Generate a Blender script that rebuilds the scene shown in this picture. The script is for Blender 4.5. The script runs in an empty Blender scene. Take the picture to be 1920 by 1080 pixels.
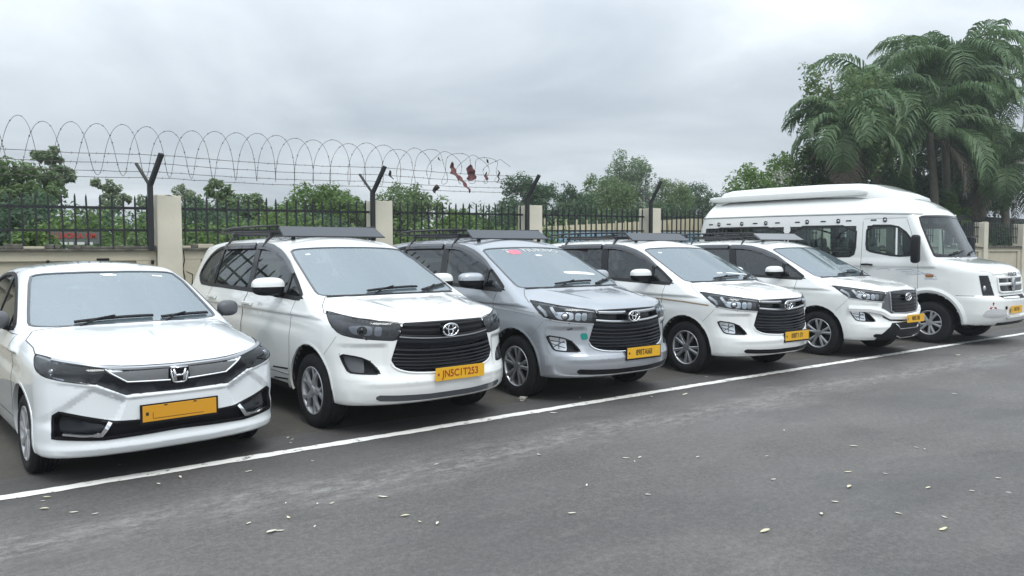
import bpy, bmesh, math, random
import numpy as np
from mathutils import Vector, Matrix
from mathutils.geometry import delaunay_2d_cdt
random.seed(7); rng = np.random.default_rng(7)
R = math.radians
scene = bpy.context.scene
COL = scene.collection

# ------------------------------------------------------------------ camera
cam_d = bpy.data.cameras.new('camera'); cam = bpy.data.objects.new('camera', cam_d); COL.objects.link(cam)
cam_d.sensor_width = 36; cam_d.lens = 26.85; cam_d.clip_start = .05; cam_d.clip_end = 4000
cam.location = (0, 0, 1.613); cam.rotation_euler = (R(90 - 2.985), 0, R(-36.64))
scene.camera = cam

# ------------------------------------------------------------------ sky and sun
SUN_EL, SUN_AZ = 58, 196        # azimuth measured clockwise from +Y
world = bpy.data.worlds.new('World'); scene.world = world; world.use_nodes = True
nt = world.node_tree; nt.nodes.clear()
def N(t, kind, **kw):
    n = t.nodes.new(kind)
    for k, v in kw.items(): setattr(n, k, v)
    return n
def L(t, a, b): t.links.new(a, b)
sky = N(nt, 'ShaderNodeTexSky', sky_type='NISHITA', sun_disc=False, sun_elevation=R(SUN_EL), sun_rotation=R(SUN_AZ))
skybg = N(nt, 'ShaderNodeBackground'); skybg.inputs['Strength'].default_value = .05; L(nt, sky.outputs[0], skybg.inputs[0])
tc = N(nt, 'ShaderNodeTexCoord'); sep = N(nt, 'ShaderNodeSeparateXYZ'); L(nt, tc.outputs['Generated'], sep.inputs[0])
def math_(t, op, a, b=None, c=None, clamp=False):
    n = N(t, 'ShaderNodeMath', operation=op, use_clamp=clamp)
    for i, v in enumerate((a, b, c)):
        if v is None: continue
        if isinstance(v, (int, float)): n.inputs[i].default_value = v
        else: L(t, v, n.inputs[i])
    return n.outputs[0]
zpos = math_(nt, 'MAXIMUM', sep.outputs[2], 0.0)
zd = math_(nt, 'ADD', zpos, .16)
cx = math_(nt, 'DIVIDE', sep.outputs[0], zd); cy = math_(nt, 'DIVIDE', sep.outputs[1], zd)
cmb = N(nt, 'ShaderNodeCombineXYZ'); L(nt, cx, cmb.inputs[0]); L(nt, cy, cmb.inputs[1])
n1 = N(nt, 'ShaderNodeTexNoise'); n1.inputs['Scale'].default_value = .62; n1.inputs['Detail'].default_value = 7; n1.inputs['Roughness'].default_value = .52; n1.inputs['Distortion'].default_value = .5
L(nt, cmb.outputs[0], n1.inputs['Vector'])
ramp = N(nt, 'ShaderNodeValToRGB'); L(nt, n1.outputs[0], ramp.inputs[0])
ramp.color_ramp.elements[0].position = .34; ramp.color_ramp.elements[0].color = (.405, .46, .515, 1)
ramp.color_ramp.elements[1].position = .68; ramp.color_ramp.elements[1].color = (.80, .855, .895, 1)
e = ramp.color_ramp.elements.new(.5); e.color = (.555, .61, .66, 1)
# an overcast sky is brighter overhead than at the horizon: (1 + 2 sin) law
grad_f = math_(nt, 'MULTIPLY_ADD', zpos, 2.0, .92)
mul = N(nt, 'ShaderNodeMixRGB', blend_type='MULTIPLY'); mul.inputs[0].default_value = 1
L(nt, ramp.outputs[0], mul.inputs[1]); L(nt, grad_f, mul.inputs[2])
cloudbg = N(nt, 'ShaderNodeBackground'); cloudbg.inputs['Strength'].default_value = 1.0; L(nt, mul.outputs[0], cloudbg.inputs[0])
mixw = N(nt, 'ShaderNodeMixShader'); mixw.inputs[0].default_value = .92
L(nt, skybg.outputs[0], mixw.inputs[1]); L(nt, cloudbg.outputs[0], mixw.inputs[2])
outw = N(nt, 'ShaderNodeOutputWorld'); L(nt, mixw.outputs[0], outw.inputs[0])
sun_d = bpy.data.lights.new('sun', 'SUN'); sun_d.energy = 1.5; sun_d.angle = R(22); sun_d.color = (1, .97, .93)
sun = bpy.data.objects.new('sun', sun_d); COL.objects.link(sun)
az, el = R(SUN_AZ), R(SUN_EL)
sdir = Vector((math.sin(az) * math.cos(el), math.cos(az) * math.cos(el), math.sin(el)))
sun.rotation_euler = sdir.to_track_quat('Z', 'Y').to_euler(); sun.location = sdir * 50
scene.view_settings.view_transform = 'Standard'; scene.view_settings.look = 'None'
scene.view_settings.exposure = 0.14; scene.view_settings.gamma = 1; scene.view_settings.use_curve_mapping = False

# ------------------------------------------------------------------ materials
def srgb(r, g, b):
    f = lambda c: (c / 255 / 12.92) if c / 255 <= .04045 else ((c / 255 + .055) / 1.055) ** 2.4
    return (f(r), f(g), f(b), 1)
MATS = {}
def mat(name, color, rough=.5, metal=0, coat=0, noise=None, bump=None, spec=.5, coat_rough=.03):
    """noise=(scale, amount, color2); bump=(scale, strength)"""
    m = bpy.data.materials.new(name); m.use_nodes = True; t = m.node_tree; b = t.nodes['Principled BSDF']
    if len(color) == 3: color = (*color, 1)
    b.inputs['Base Color'].default_value = color; b.inputs['Roughness'].default_value = rough
    b.inputs['Metallic'].default_value = metal; b.inputs['Coat Weight'].default_value = coat; b.inputs['Coat Roughness'].default_value = coat_rough
    b.inputs['Specular IOR Level'].default_value = spec
    co = N(t, 'ShaderNodeTexCoord')
    if noise:
        n = N(t, 'ShaderNodeTexNoise'); n.inputs['Scale'].default_value = noise[0]; n.inputs['Detail'].default_value = 6; L(t, co.outputs['Object'], n.inputs['Vector'])
        r = N(t, 'ShaderNodeValToRGB'); r.color_ramp.elements[0].position = .35; r.color_ramp.elements[1].position = .7; L(t, n.outputs[0], r.inputs[0])
        mx = N(t, 'ShaderNodeMixRGB'); mx.inputs[1].default_value = color; mx.inputs[2].default_value = (*noise[2][:3], 1)
        f = math_(t, 'MULTIPLY', r.outputs[0], noise[1]); L(t, f, mx.inputs[0]); L(t, mx.outputs[0], b.inputs['Base Color'])
    if bump:
        n = N(t, 'ShaderNodeTexNoise'); n.inputs['Scale'].default_value = bump[0]; n.inputs['Detail'].default_value = 4; L(t, co.outputs['Object'], n.inputs['Vector'])
        bp = N(t, 'ShaderNodeBump'); bp.inputs['Strength'].default_value = bump[1]; bp.inputs['Distance'].default_value = .01
        L(t, n.outputs[0], bp.inputs['Height']); L(t, bp.outputs[0], b.inputs['Normal'])
    MATS[name] = m; return m
def glass(name, tint, base, ior=1.6, rough=.015, through=.8):
    """a pane: tinted see-through with a Fresnel reflection of the surroundings"""
    m = bpy.data.materials.new(name); m.use_nodes = True; t = m.node_tree; t.nodes.clear()
    o = N(t, 'ShaderNodeOutputMaterial'); tr = N(t, 'ShaderNodeBsdfTransparent'); tr.inputs[0].default_value = (*tint, 1)
    gl = N(t, 'ShaderNodeBsdfGlossy'); gl.inputs['Roughness'].default_value = rough; gl.inputs['Color'].default_value = (.93, .97, 1, 1)
    df = N(t, 'ShaderNodeBsdfDiffuse'); df.inputs[0].default_value = (*base, 1)
    m0 = N(t, 'ShaderNodeMixShader'); m0.inputs[0].default_value = through; L(t, df.outputs[0], m0.inputs[1]); L(t, tr.outputs[0], m0.inputs[2])
    fr = N(t, 'ShaderNodeFresnel'); fr.inputs['IOR'].default_value = ior
    m1 = N(t, 'ShaderNodeMixShader'); L(t, fr.outputs[0], m1.inputs[0]); L(t, m0.outputs[0], m1.inputs[1]); L(t, gl.outputs[0], m1.inputs[2])
    L(t, m1.outputs[0], o.inputs[0]); MATS[name] = m; return m
M = MATS
mat('white_paint', (.78, .795, .78), .22, 0, 1, noise=(2.2, .10, (.70, .71, .68)))
mat('white_paint_cool', (.75, .785, .80), .22, 0, 1, noise=(2.0, .10, (.69, .71, .71)))
mat('silver_paint', (.43, .455, .49), .28, .55, 1, noise=(60, .12, (.30, .32, .345)))
mat('underbody', (.012, .012, .013), .8)
mat('black_plastic', (.009, .009, .011), .5, spec=.25)
mat('gloss_black', (.005, .006, .009), .16, 0, .15, spec=.3)
mat('slat_black', (.004, .005, .009), .30, spec=.25)
mat('grey_plastic', (.10, .105, .115), .42)
mat('visor_grey', (.075, .08, .09), .22, 0, .4)
mat('rubber_seal', (.012, .012, .013), .6)
mat('seam_dark', (.05, .05, .05), .9)
mat('seam_soft', (.22, .23, .23), .8)
mat('interior', (.20, .19, .18), .85)
mat('interior_beige', (.30, .27, .23), .8)
mat('seat_dark', (.30, .29, .28), .8)
mat('seat_cover', (.5, .48, .45), .85, noise=(9, .3, (.3, .28, .26)))
mat('tyre', (.010, .010, .012), .75, spec=.3, noise=(14, .4, (.026, .025, .024)), bump=(90, .15))
mat('alloy', (.62, .63, .65), .28, .85)
mat('alloy_dark', (.06, .062, .068), .4, .6)
mat('hubcap', (.50, .51, .53), .36, .5, noise=(10, .25, (.36, .36, .37)))
mat('chrome', (.80, .81, .83), .10, 1)
mat('satin_chrome', (.52, .53, .55), .32, .9)
mat('lamp_dark', (.020, .021, .024), .3, .1)
mat('lamp_grey', (.16, .17, .18), .4, .2)
mat('lamp_reflector', (.66, .68, .70), .12, .95)
mat('lamp_white', (.80, .82, .84), .3)
mat('plate_yellow', srgb(220, 170, 34), .45, noise=(25, .25, srgb(200, 138, 18)))
mat('plate_ochre', srgb(205, 146, 30), .45)
mat('ink_black', (.012, .010, .012), .6)
mat('ink_red', srgb(150, 52, 20), .6)
mat('amber', (.30, .12, .03), .25, 0, .5)
mat('green_tape', srgb(24, 128, 118), .5)
mat('gold_stripe', (.30, .22, .12), .4)
mat('sticker_white', (.78, .8, .8), .5)
mat('sticker_red', srgb(205, 120, 135), .5)
mat('emblem_red', srgb(150, 20, 40), .4)
mat('stripe_grey', (.36, .40, .47), .4)
mat('rack_black', (.022, .023, .026), .35)
mat('rack_panel', (.065, .07, .08), .38, .2, .2)
mat('dash', (.035, .035, .037), .6)
glass('windscreen_glass', (.75, .86, .87), (.46, .60, .67), 3.4, .015, .78)
glass('side_glass', (.36, .42, .43), (.05, .06, .065), 1.75, .01, .9)
glass('van_glass', (.68, .80, .79), (.05, .075, .075), 1.5, .01, .92)
glass('lamp_glass', (.86, .88, .9), (.3, .3, .3), 1.5, .02, .97)
glass('lamp_glass_smoked', (.62, .63, .66), (.2, .2, .2), 1.5, .03, .93)

# ------------------------------------------------------------------ object helpers
def link(o, parent=None):
    COL.objects.link(o)
    if parent is not None: o.parent = parent
    return o
def props(o, label=None, cat=None, group=None, kind=None):
    if label: o['label'] = label
    if cat: o['category'] = cat
    if group: o['group'] = group
    if kind: o['kind'] = kind
    return o
def thing(name, label, cat, loc=(0, 0, 0), rz=0, group=None):
    o = bpy.data.objects.new(name, None); o.location = loc; o.rotation_euler = (0, 0, rz); o.empty_display_size = .2
    link(o); return props(o, label, cat, group)
def mesh_py(name, V, F, smooth=True):
    me = bpy.data.meshes.new(name)
    me.from_pydata([tuple(map(float, v)) for v in V], [], [tuple(map(int, f)) for f in F]); me.update()
    if smooth: me.shade_smooth()
    return me
def mesh_np(name, V, F, smooth=True, normals=None):
    """quads or tris as an int array"""
    V = np.asarray(V, np.float32); F = np.asarray(F, np.int32); k = F.shape[1]
    me = bpy.data.meshes.new(name); me.vertices.add(len(V)); me.vertices.foreach_set('co', V.ravel())
    me.loops.add(F.size); me.loops.foreach_set('vertex_index', F.ravel())
    me.polygons.add(len(F)); me.polygons.foreach_set('loop_start', np.arange(len(F), dtype=np.int32) * k)
    me.update(calc_edges=True); me.validate()
    if smooth: me.shade_smooth()
    if normals is not None and len(me.vertices) == len(V):
        me.normals_split_custom_set_from_vertices(np.asarray(normals, np.float32))
    return me
def obj(name, me, m, parent=None, loc=None, rot=None):
    o = bpy.data.objects.new(name, me); link(o, parent)
    if loc is not None: o.location = loc
    if rot is not None: o.rotation_euler = rot
    if isinstance(m, str): m = M[m]
    if m is not None:
        if not me.materials: me.materials.append(m)
        if me.materials[0] != m:
            o.material_slots[0].link = 'OBJECT'; o.material_slots[0].material = m
    return o
CACHE = {}
def cached(key, fn, *a, **k):
    if key not in CACHE: CACHE[key] = fn(*a, **k)
    return CACHE[key]
def bm_mesh(name, bm, smooth=False):
    me = bpy.data.meshes.new(name); bmesh.ops.recalc_face_normals(bm, faces=bm.faces[:]); bm.to_mesh(me); bm.free()
    if smooth: me.shade_smooth()
    return me
def bm_box(bm, c, s, bevel=0, rot=None, taper=None):
    r = bmesh.ops.create_cube(bm, size=1); vs = r['verts']
    for v in vs:
        k = 1.0
        if taper and v.co.z > 0: v.co.x *= taper[0]; v.co.y *= taper[1]
        v.co = Vector((v.co.x * s[0], v.co.y * s[1], v.co.z * s[2]))
    if bevel:
        es = list({e for v in vs for e in v.link_edges})
        r = bmesh.ops.bevel(bm, geom=es, offset=bevel, segments=2, profile=.5, affect='EDGES'); vs = [v for v in {v for f in r['faces'] for v in f.verts} | set(v for v in vs if v.is_valid)]
    if rot is not None: bmesh.ops.rotate(bm, verts=vs, cent=(0, 0, 0), matrix=rot)
    bmesh.ops.translate(bm, verts=vs, vec=c); return vs
def box_mesh(name, c, s, bevel=0, rot=None, taper=None, smooth=False):
    bm = bmesh.new(); bm_box(bm, c, s, bevel, rot, taper); return bm_mesh(name, bm, smooth)
def tube_data(path, r, n=6, closed=False, flat=1.0):
    P = np.array(path, float); m = len(P)
    T = np.roll(P, -1, 0) - np.roll(P, 1, 0) if closed else np.gradient(P, axis=0)
    T /= np.linalg.norm(T, axis=1)[:, None] + 1e-9
    up = np.array([0, 0, 1.]) if abs(T[:, 2]).mean() < .8 else np.array([1., 0, 0])
    S = np.cross(T, up); S /= np.linalg.norm(S, axis=1)[:, None] + 1e-9; U = np.cross(S, T)
    rr = np.broadcast_to(np.asarray(r, float), (m,))
    a = np.arange(n) / n * 2 * np.pi
    V = (P[:, None] + rr[:, None, None] * (np.cos(a)[None, :, None] * S[:, None] + flat * np.sin(a)[None, :, None] * U[:, None])).reshape(-1, 3)
    F = []
    for i in range(m if closed else m - 1):
        j = (i + 1) % m
        for k in range(n): F.append((i * n + k, i * n + (k + 1) % n, j * n + (k + 1) % n, j * n + k))
    if not closed:
        F.append(tuple(range(n - 1, -1, -1))); F.append(tuple(range((m - 1) * n, m * n)))
    return V, F
def tube_mesh(name, path, r, n=6, closed=False, flat=1.0):
    V, F = tube_data(path, r, n, closed, flat); return mesh_py(name, V, F)
class Acc:
    """collects several pieces into one mesh"""
    def __init__(s): s.V = []; s.F = []; s.n = 0
    def add(s, V, F):
        s.V += [tuple(v) for v in V]; s.F += [tuple(i + s.n for i in f) for f in F]; s.n += len(V); return s
    def tube(s, *a, **k): return s.add(*tube_data(*a, **k))
    def mesh(s, name, smooth=True): return mesh_py(name, s.V, s.F, smooth)
def lathe_x(name, prof, n=48, closed=False):
    """revolve (x, r) profile round the x axis"""
    V = []; F = []; m = len(prof)
    for i in range(n):
        a = 2 * math.pi * i / n
        for x, r in prof: V.append((x, r * math.cos(a), r * math.sin(a)))
    for i in range(n):
        j = (i + 1) % n
        for k in range(m - 1): F.append((i * m + k, j * m + k, j * m + k + 1, i * m + k + 1))
    return mesh_py(name, V, F)
def text_mesh(name, txt, size, depth=.001, squeeze=1.0, bold=0.0):
    c = bpy.data.curves.new(name, 'FONT'); c.body = txt; c.size = size; c.align_x = 'CENTER'; c.align_y = 'CENTER'; c.extrude = depth; c.offset = bold; c.resolution_u = 3
    o = bpy.data.objects.new(name, c); COL.objects.link(o)
    me = bpy.data.meshes.new_from_object(o.evaluated_get(bpy.context.evaluated_depsgraph_get())); me.name = name
    bpy.data.objects.remove(o); bpy.data.curves.remove(c)
    if squeeze != 1:
        for v in me.vertices: v.co.x *= squeeze
    return me

_cache={}
def ci(x,pts):
    """smooth (monotone-ish cubic) interpolation through points, tabulated"""
    k=id(pts)
    if k not in _cache:
        p=np.array(pts,float); X=p[:,0];Y=p[:,1]
        d=np.diff(Y)/np.diff(X); m=np.zeros(len(X)); m[1:-1]=np.where(d[1:]*d[:-1]>0,2*d[1:]*d[:-1]/(d[1:]+d[:-1]+1e-12),0)
        m[0]=d[0];m[-1]=d[-1]
        xs=np.linspace(X[0],X[-1],1200); i=np.clip(np.searchsorted(X,xs)-1,0,len(X)-2)
        h=X[i+1]-X[i]; t=(xs-X[i])/h
        ys=(2*t**3-3*t**2+1)*Y[i]+(t**3-2*t**2+t)*h*m[i]+(-2*t**3+3*t**2)*Y[i+1]+(t**3-t**2)*h*m[i+1]
        _cache[k]=(xs,ys,pts)
    xs,ys,_=_cache[k]
    return np.interp(x,xs,ys)
def smax(a,b,k):
    h=np.maximum(k-np.abs(a-b),0)/k
    return np.maximum(a,b)+h*h*k*.25
def smin(a,b,k): return -smax(-a,-b,k)

M_WZ=[(.1,.80),(.2,.845),(.3,.895),(.45,.918),(.6,.920),(.8,.925),(.92,.918),(1.0,.900),(1.07,.885),(1.15,.862),(1.25,.83),(1.4,.78)]
M_WY=[(-.3,-.03),(.4,-.012),(.9,.0),(1.6,-.004),(3.6,0),(4.2,-.02),(4.75,-.09)]
M_F0=[(.1,.24),(.2,.14),(.26,.07),(.33,.02),(.42,.0),(.5,.006),(.56,.022),(.64,.036),(.8,.045),(.9,.05),(.97,.07),(1.02,.115),(1.1,.25)]
M_CA=[(0,0),(.25,.01),(.45,.05),(.55,.085),(.65,.135),(.75,.205),(.82,.28),(.88,.39),(.93,.56),(1.0,.9),(1.1,1.6)]
M_TC=[(-.2,.98),(.05,1.005),(.15,1.04),(.4,1.095),(.8,1.15),(1.2,1.195),(1.6,1.21),(4.9,1.21)]
M_DR=[(0,0),(.3,.004),(.6,.022),(.7,.04),(.8,.07),(.88,.115),(1.0,.22)]
M_RF=[(.5,1.5),(1.9,1.705),(2.3,1.742),(2.9,1.758),(3.7,1.745),(4.2,1.715),(4.6,1.66),(5,1.58)]
M_RE=[(.1,4.6),(.4,4.72),(.9,4.73),(1.1,4.70),(1.5,4.62),(1.75,4.5)]
def f_mpv(x,y,z):
    a=np.abs(x)
    side=a-(ci(z,M_WZ)+ci(y,M_WY)+.014*np.exp(-((y-.9)**2)/.12-((z-.45)**2)/.12)+.012*np.exp(-((y-3.65)**2)/.15-((z-.45)**2)/.12))
    # shoulder crease
    side=side+.010*np.exp(-((z-(.86+.02*y))/.05)**2)*np.clip((y-.7)/.8,0,1)
    front=(ci(z,M_F0)+ci(a,M_CA)-y)*.8
    front=front+.016*np.clip((.805-z)/.03,0,1)*np.clip((z-.50)/.12,0,1)*np.clip((a-.545)/.04,0,1)*np.clip((.90-a)/.06,0,1)-.010*np.clip(1-np.abs(z-.47)/.05,0,1)*np.clip((.8-a)/.1,0,1)
    top=(z-(ci(y,M_TC)-ci(a,M_DR)+.011*np.exp(-((a-(.36+.22*np.clip(y-.1,0,1)))/.055)**2)))
    rear=(y-ci(z,M_RE))+.12*(a/.85)**4
    bot=.265-z
    b=smax(side,front,.06); b=smax(b,top,.07); b=smax(b,rear,.12); b=smax(b,bot,.05)
    cs=(a-(.893-.40*(z-1.06)-.10*np.clip(z-1.35,0,1)**2+.6*ci(y,M_WY)))*.93
    ws=(z-(1.18+(y-.88-.15*(a/.75)**2)/2.12))*.9
    rf=z-(ci(y,M_RF)-.055*(a/.62)**2)
    t=smax(ws,rf,.10); c=smax(t,cs,.055); c=smax(c,rear,.14); c=smax(c,1.0-z,.02)
    return smin(b,c,.035)

S_WZ=[(.1,.76),(.18,.80),(.3,.825),(.5,.838),(.65,.845),(.75,.842),(.85,.83),(.93,.812),(1.0,.79),(1.1,.75)]
S_WY=[(-.3,-.04),(.3,-.02),(.8,0),(3.0,0),(3.6,-.03),(4.0,-.1)]
S_F0=[(.08,.22),(.16,.10),(.22,.045),(.30,.015),(.4,.0),(.5,.0),(.6,.0),(.68,.005),(.76,.01),(.81,.03),(.86,.10),(.95,.3)]
S_CA=[(0,0),(.2,.004),(.4,.028),(.55,.065),(.65,.115),(.72,.165),(.78,.235),(.83,.34),(.88,.5),(.95,.9),(1.1,1.6)]
S_TC=[(-.2,.80),(.05,.835),(.2,.875),(.5,.935),(.9,.99),(1.2,1.02),(1.6,1.03),(3.4,1.04),(4.0,1.02)]
S_DR=[(0,0),(.3,.004),(.55,.018),(.7,.045),(.8,.09),(.9,.17),(1.0,.3)]
S_RF=[(.5,1.3),(1.8,1.445),(2.1,1.48),(2.5,1.492),(3.0,1.45),(3.4,1.34),(3.7,1.18)]
def f_sedan(x,y,z):
    a=np.abs(x)
    side=a-(ci(z,S_WZ)+ci(y,S_WY)+.014*np.exp(-((y-.77)**2)/.1-((z-.4)**2)/.1)+.012*np.exp(-((y-3.24)**2)/.1-((z-.4)**2)/.1))
    side=side+.012*np.exp(-((z-(.72+.02*y))/.045)**2)*np.clip((y-.6)/.6,0,1)
    front=(ci(z,S_F0)+ci(a,S_CA)-y)*.8
    # bumper sculpting: brow under the grille, chin lip
    side=side-.035*np.exp(-((z-.26)/.16)**2)*np.clip(1.2-y,0,1)*np.clip(y*3,0,1)
    # angled crease ahead of the wheel
    zl=.605+.095*np.clip((a-.33)/.20,0,1)+.05*np.clip((a-.53)/.25,0,1)
    rec=np.clip((zl-.030-z)/.022,0,1)*np.clip((z-.40)/.05,0,1)*np.clip((.640+(.621-z)*1.25-a)/.075,0,1)*np.clip((a-(.345+(.564-z)*.35))/.02,0,1)
    front=front+.018*rec-.010*np.clip(1-np.abs(z-zl+.012)/.018,0,1)*np.clip((.80-a)/.1,0,1)
    front=front-.018*np.clip((.298-z)/.04,0,1)*np.clip((z-.17)/.05,0,1)
    top=(z-(ci(y,S_TC)-ci(a,S_DR)))
    rear=(y-(3.98-.1*np.clip(z-.9,0,1)))+.10*(a/.8)**4
    bot=.19-z
    b=smax(side,front,.05); b=smax(b,top,.05); b=smax(b,rear,.1); b=smax(b,bot,.04)
    cs=(a-(.825-.42*(z-.95)-.25*np.clip(z-1.2,0,1)**2+.6*ci(y,S_WY)))*.93
    ws=(z-(1.02+(y-1.06-.15*(a/.7)**2)/1.95))*.9
    rf=z-(ci(y,S_RF)-.05*(a/.55)**2)
    t=smax(ws,rf,.09); c=smax(t,cs,.06); c=smax(c,rear,.1); c=smax(c,.85-z,.02)
    return smin(b,c,.03)

V_WZ=[(.2,.90),(.35,.95),(.6,.985),(.9,.995),(1.4,.985),(1.6,.975),(2.1,.935),(2.35,.90)]
V_WY=[(-.3,-.05),(.5,-.03),(1.2,-.01),(1.6,0),(6.0,0),(6.6,-.05)]
V_F0=[(.2,.20),(.35,.09),(.45,.03),(.55,.0),(.74,.0),(.80,.02),(.84,.07),(1.0,.10),(1.2,.13),(1.28,.2),(1.4,.4)]
V_CA=[(0,0),(.3,.008),(.5,.035),(.65,.08),(.75,.14),(.85,.24),(.93,.40),(1.0,.7),(1.1,1.2)]
V_TC=[(-.2,1.18),(.1,1.25),(.25,1.31),(.5,1.375),(.9,1.45),(1.1,1.48),(1.4,1.52)]
V_DR=[(0,0),(.4,.004),(.7,.015),(.85,.04),(.95,.08),(1.05,.18)]
V_RF=[(.8,2.2),(1.25,2.30),(1.6,2.49),(2.0,2.62),(2.5,2.69),(3.2,2.72),(5.2,2.71),(5.7,2.62),(6.1,2.4)]
def f_van(x,y,z):
    a=np.abs(x)
    side=a-(ci(z,V_WZ)+ci(y,V_WY))
    front=(ci(z,V_F0)+ci(a,V_CA)-y)*.8
    top=(z-(ci(y,V_TC)-ci(a,V_DR)))
    rear=(y-(5.98-.2*np.clip(z-1.4,0,2)**1.5))+.06*(a/.95)**4
    bot=.34-z
    b=smax(side,front,.06); b=smax(b,top,.08); b=smax(b,rear,.12); b=smax(b,bot,.05)
    cs=smax(a-(ci(np.minimum(z,2.34),V_WZ)),(a-(.905-.95*(z-2.30)-.8*np.clip(z-2.3,0,1)**2))*.75,.05)
    ws=((.80+.50*(z-1.45)+.17*(a/.85)**2)-y)*.88
    rf=z-(ci(y,V_RF)-.05*(a/.6)**2)
    c=smax(ws,rf,.08); c=smax(c,cs,.07); c=smax(c,rear,.14); c=smax(c,1.3-z,.02)
    return smin(b,c,.05)
def grad(f,P,h=.004):
    x,y,z=P.T
    g=np.stack([f(x+h,y,z)-f(x-h,y,z),f(x,y+h,z)-f(x,y-h,z),f(x,y,z+h)-f(x,y,z-h)],1)/(2*h)
    return g
def march(f,O,D,t0,t1,n=400):
    """first hit of rays O+tD with f=0"""
    ts=np.linspace(t0,t1,n); lo=np.full(len(O),np.nan); hi=lo.copy()
    prev=f(*(O+D*ts[0]).T); done=np.zeros(len(O),bool)
    for a,b in zip(ts[:-1],ts[1:]):
        v=f(*(O+D*b).T); m=(~done)&(v<=0)&(prev>0)
        lo[m]=a;hi[m]=b;done|=m; prev=v
    for _ in range(22):
        mid=(lo+hi)/2; v=f(*(O+D*mid[:,None]).T) 
        lo=np.where(v>0,mid,lo);hi=np.where(v>0,hi,mid)
    return O+D*((lo+hi)/2)[:,None]

# ------------------------------------------------------------------ body surface tools
def surface_net(f, box, h):
    x0, x1, y0, y1, z0, z1 = box
    nx = int(round((x1 - x0) / h)) | 1; ny = int((y1 - y0) / h); nz = int((z1 - z0) / h)
    xs = (np.arange(nx) - (nx - 1) / 2) * h; ys = y0 + np.arange(ny) * h; zs = z0 + np.arange(nz) * h
    half = xs >= -1e-9; hx = xs[half]
    G = f(hx[:, None, None] + 0 * ys[None, :, None] + 0 * zs[None, None, :], ys[None, :, None] + 0 * hx[:, None, None] + 0 * zs[None, None, :], zs[None, None, :] + 0 * hx[:, None, None] + 0 * ys[None, :, None])
    G = np.concatenate([G[:0:-1], G], 0).astype(np.float64); G[np.abs(G) < 1e-9] = 1e-9
    S = G < 0
    c = S[:-1, :-1, :-1].astype(np.int8)
    for a in (0, 1):
        for b in (0, 1):
            for d in (0, 1):
                if a or b or d: c = c + S[a:nx - 1 + a, b:ny - 1 + b, d:nz - 1 + d]
    act = (c > 0) & (c < 8); idx = -np.ones(act.shape, np.int64); I = np.argwhere(act); idx[act] = np.arange(len(I))
    acc = np.zeros((len(I), 3)); cnt = np.zeros(len(I))
    corners = [(a, b, d) for a in (0, 1) for b in (0, 1) for d in (0, 1)]
    for p in corners:
        for ax in range(3):
            if p[ax]: continue
            q = list(p); q[ax] = 1
            g0 = G[I[:, 0] + p[0], I[:, 1] + p[1], I[:, 2] + p[2]]; g1 = G[I[:, 0] + q[0], I[:, 1] + q[1], I[:, 2] + q[2]]
            m = (g0 < 0) != (g1 < 0); t = np.where(m, g0 / np.where(m, g0 - g1, 1), 0)
            v = np.tile(np.array(p, float), (len(I), 1)); v[:, ax] = t
            acc[m] += v[m]; cnt[m] += 1
    P = (I + acc / cnt[:, None]) * h + np.array([xs[0], y0, z0])
    F = []
    for ax in range(3):
        sl0 = [slice(None)] * 3; sl1 = [slice(None)] * 3; sl0[ax] = slice(0, -1); sl1[ax] = slice(1, None)
        D = S[tuple(sl0)] != S[tuple(sl1)]; E = np.argwhere(D)
        u, v = [(1, 2), (2, 0), (0, 1)][ax]
        E = E[(E[:, u] > 0) & (E[:, v] > 0) & (E[:, u] < G.shape[u] - 1) & (E[:, v] < G.shape[v] - 1)]
        inside = S[E[:, 0], E[:, 1], E[:, 2]]
        def cell(du, dv):
            C = E.copy(); C[:, u] -= du; C[:, v] -= dv; return idx[C[:, 0], C[:, 1], C[:, 2]]
        Q = np.stack([cell(1, 1), cell(0, 1), cell(0, 0), cell(1, 0)], 1)
        Q[~inside] = Q[~inside][:, ::-1]; F.append(Q)
    F = np.concatenate(F)
    for _ in range(4):
        g = grad(f, P); val = f(*P.T); st = (val / (g * g).sum(1).clip(.05))[:, None] * g
        ln = np.linalg.norm(st, axis=1)[:, None]; st *= np.minimum(1, h * .4 / (ln + 1e-9)); P = P - st
    return P, F
def basis(d):
    d = np.array(d, float); d /= np.linalg.norm(d)
    up = np.array([0, 0, 1.]) if abs(d[2]) < .95 else np.array([0, 1., 0])
    u = np.cross(d, up); u /= np.linalg.norm(u); v = np.cross(u, d); return d, u, v
def inside2(P, poly):
    x, y = P[:, 0], P[:, 1]; r = np.zeros(len(P), bool); n = len(poly)
    for i in range(n):
        x0, y0 = poly[i]; x1, y1 = poly[(i + 1) % n]
        c = (y0 > y) != (y1 > y)
        with np.errstate(divide='ignore', invalid='ignore'): r ^= c & (x < (x1 - x0) * (y - y0) / (y1 - y0 + 1e-15) + x0)
    return r
def near2(P, poly, closed=True):
    """closest point on the outline, distance"""
    best = np.full(len(P), 1e9); bp = P.copy(); n = len(poly)
    for i in range(n if closed else n - 1):
        a = poly[i]; b = poly[(i + 1) % n]; ab = b - a; L2 = ab @ ab + 1e-15
        t = np.clip(((P - a) @ ab) / L2, 0, 1); q = a + t[:, None] * ab; d = np.linalg.norm(P - q, axis=1)
        m = d < best; best[m] = d[m]; bp[m] = q[m]
    return bp, best
def round_poly(P, n=2, closed=True):
    P = np.array(P, float)
    for _ in range(n):
        Q = []
        m = len(P)
        for i in range(m if closed else m - 1):
            a = P[i]; b = P[(i + 1) % m]; Q += [a * .8 + b * .2, a * .2 + b * .8] if _ == 0 else [a * .75 + b * .25, a * .25 + b * .75]
        if not closed: Q = [P[0]] + Q[1:-1] + [P[-1]]
        P = np.array(Q)
    return P
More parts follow.
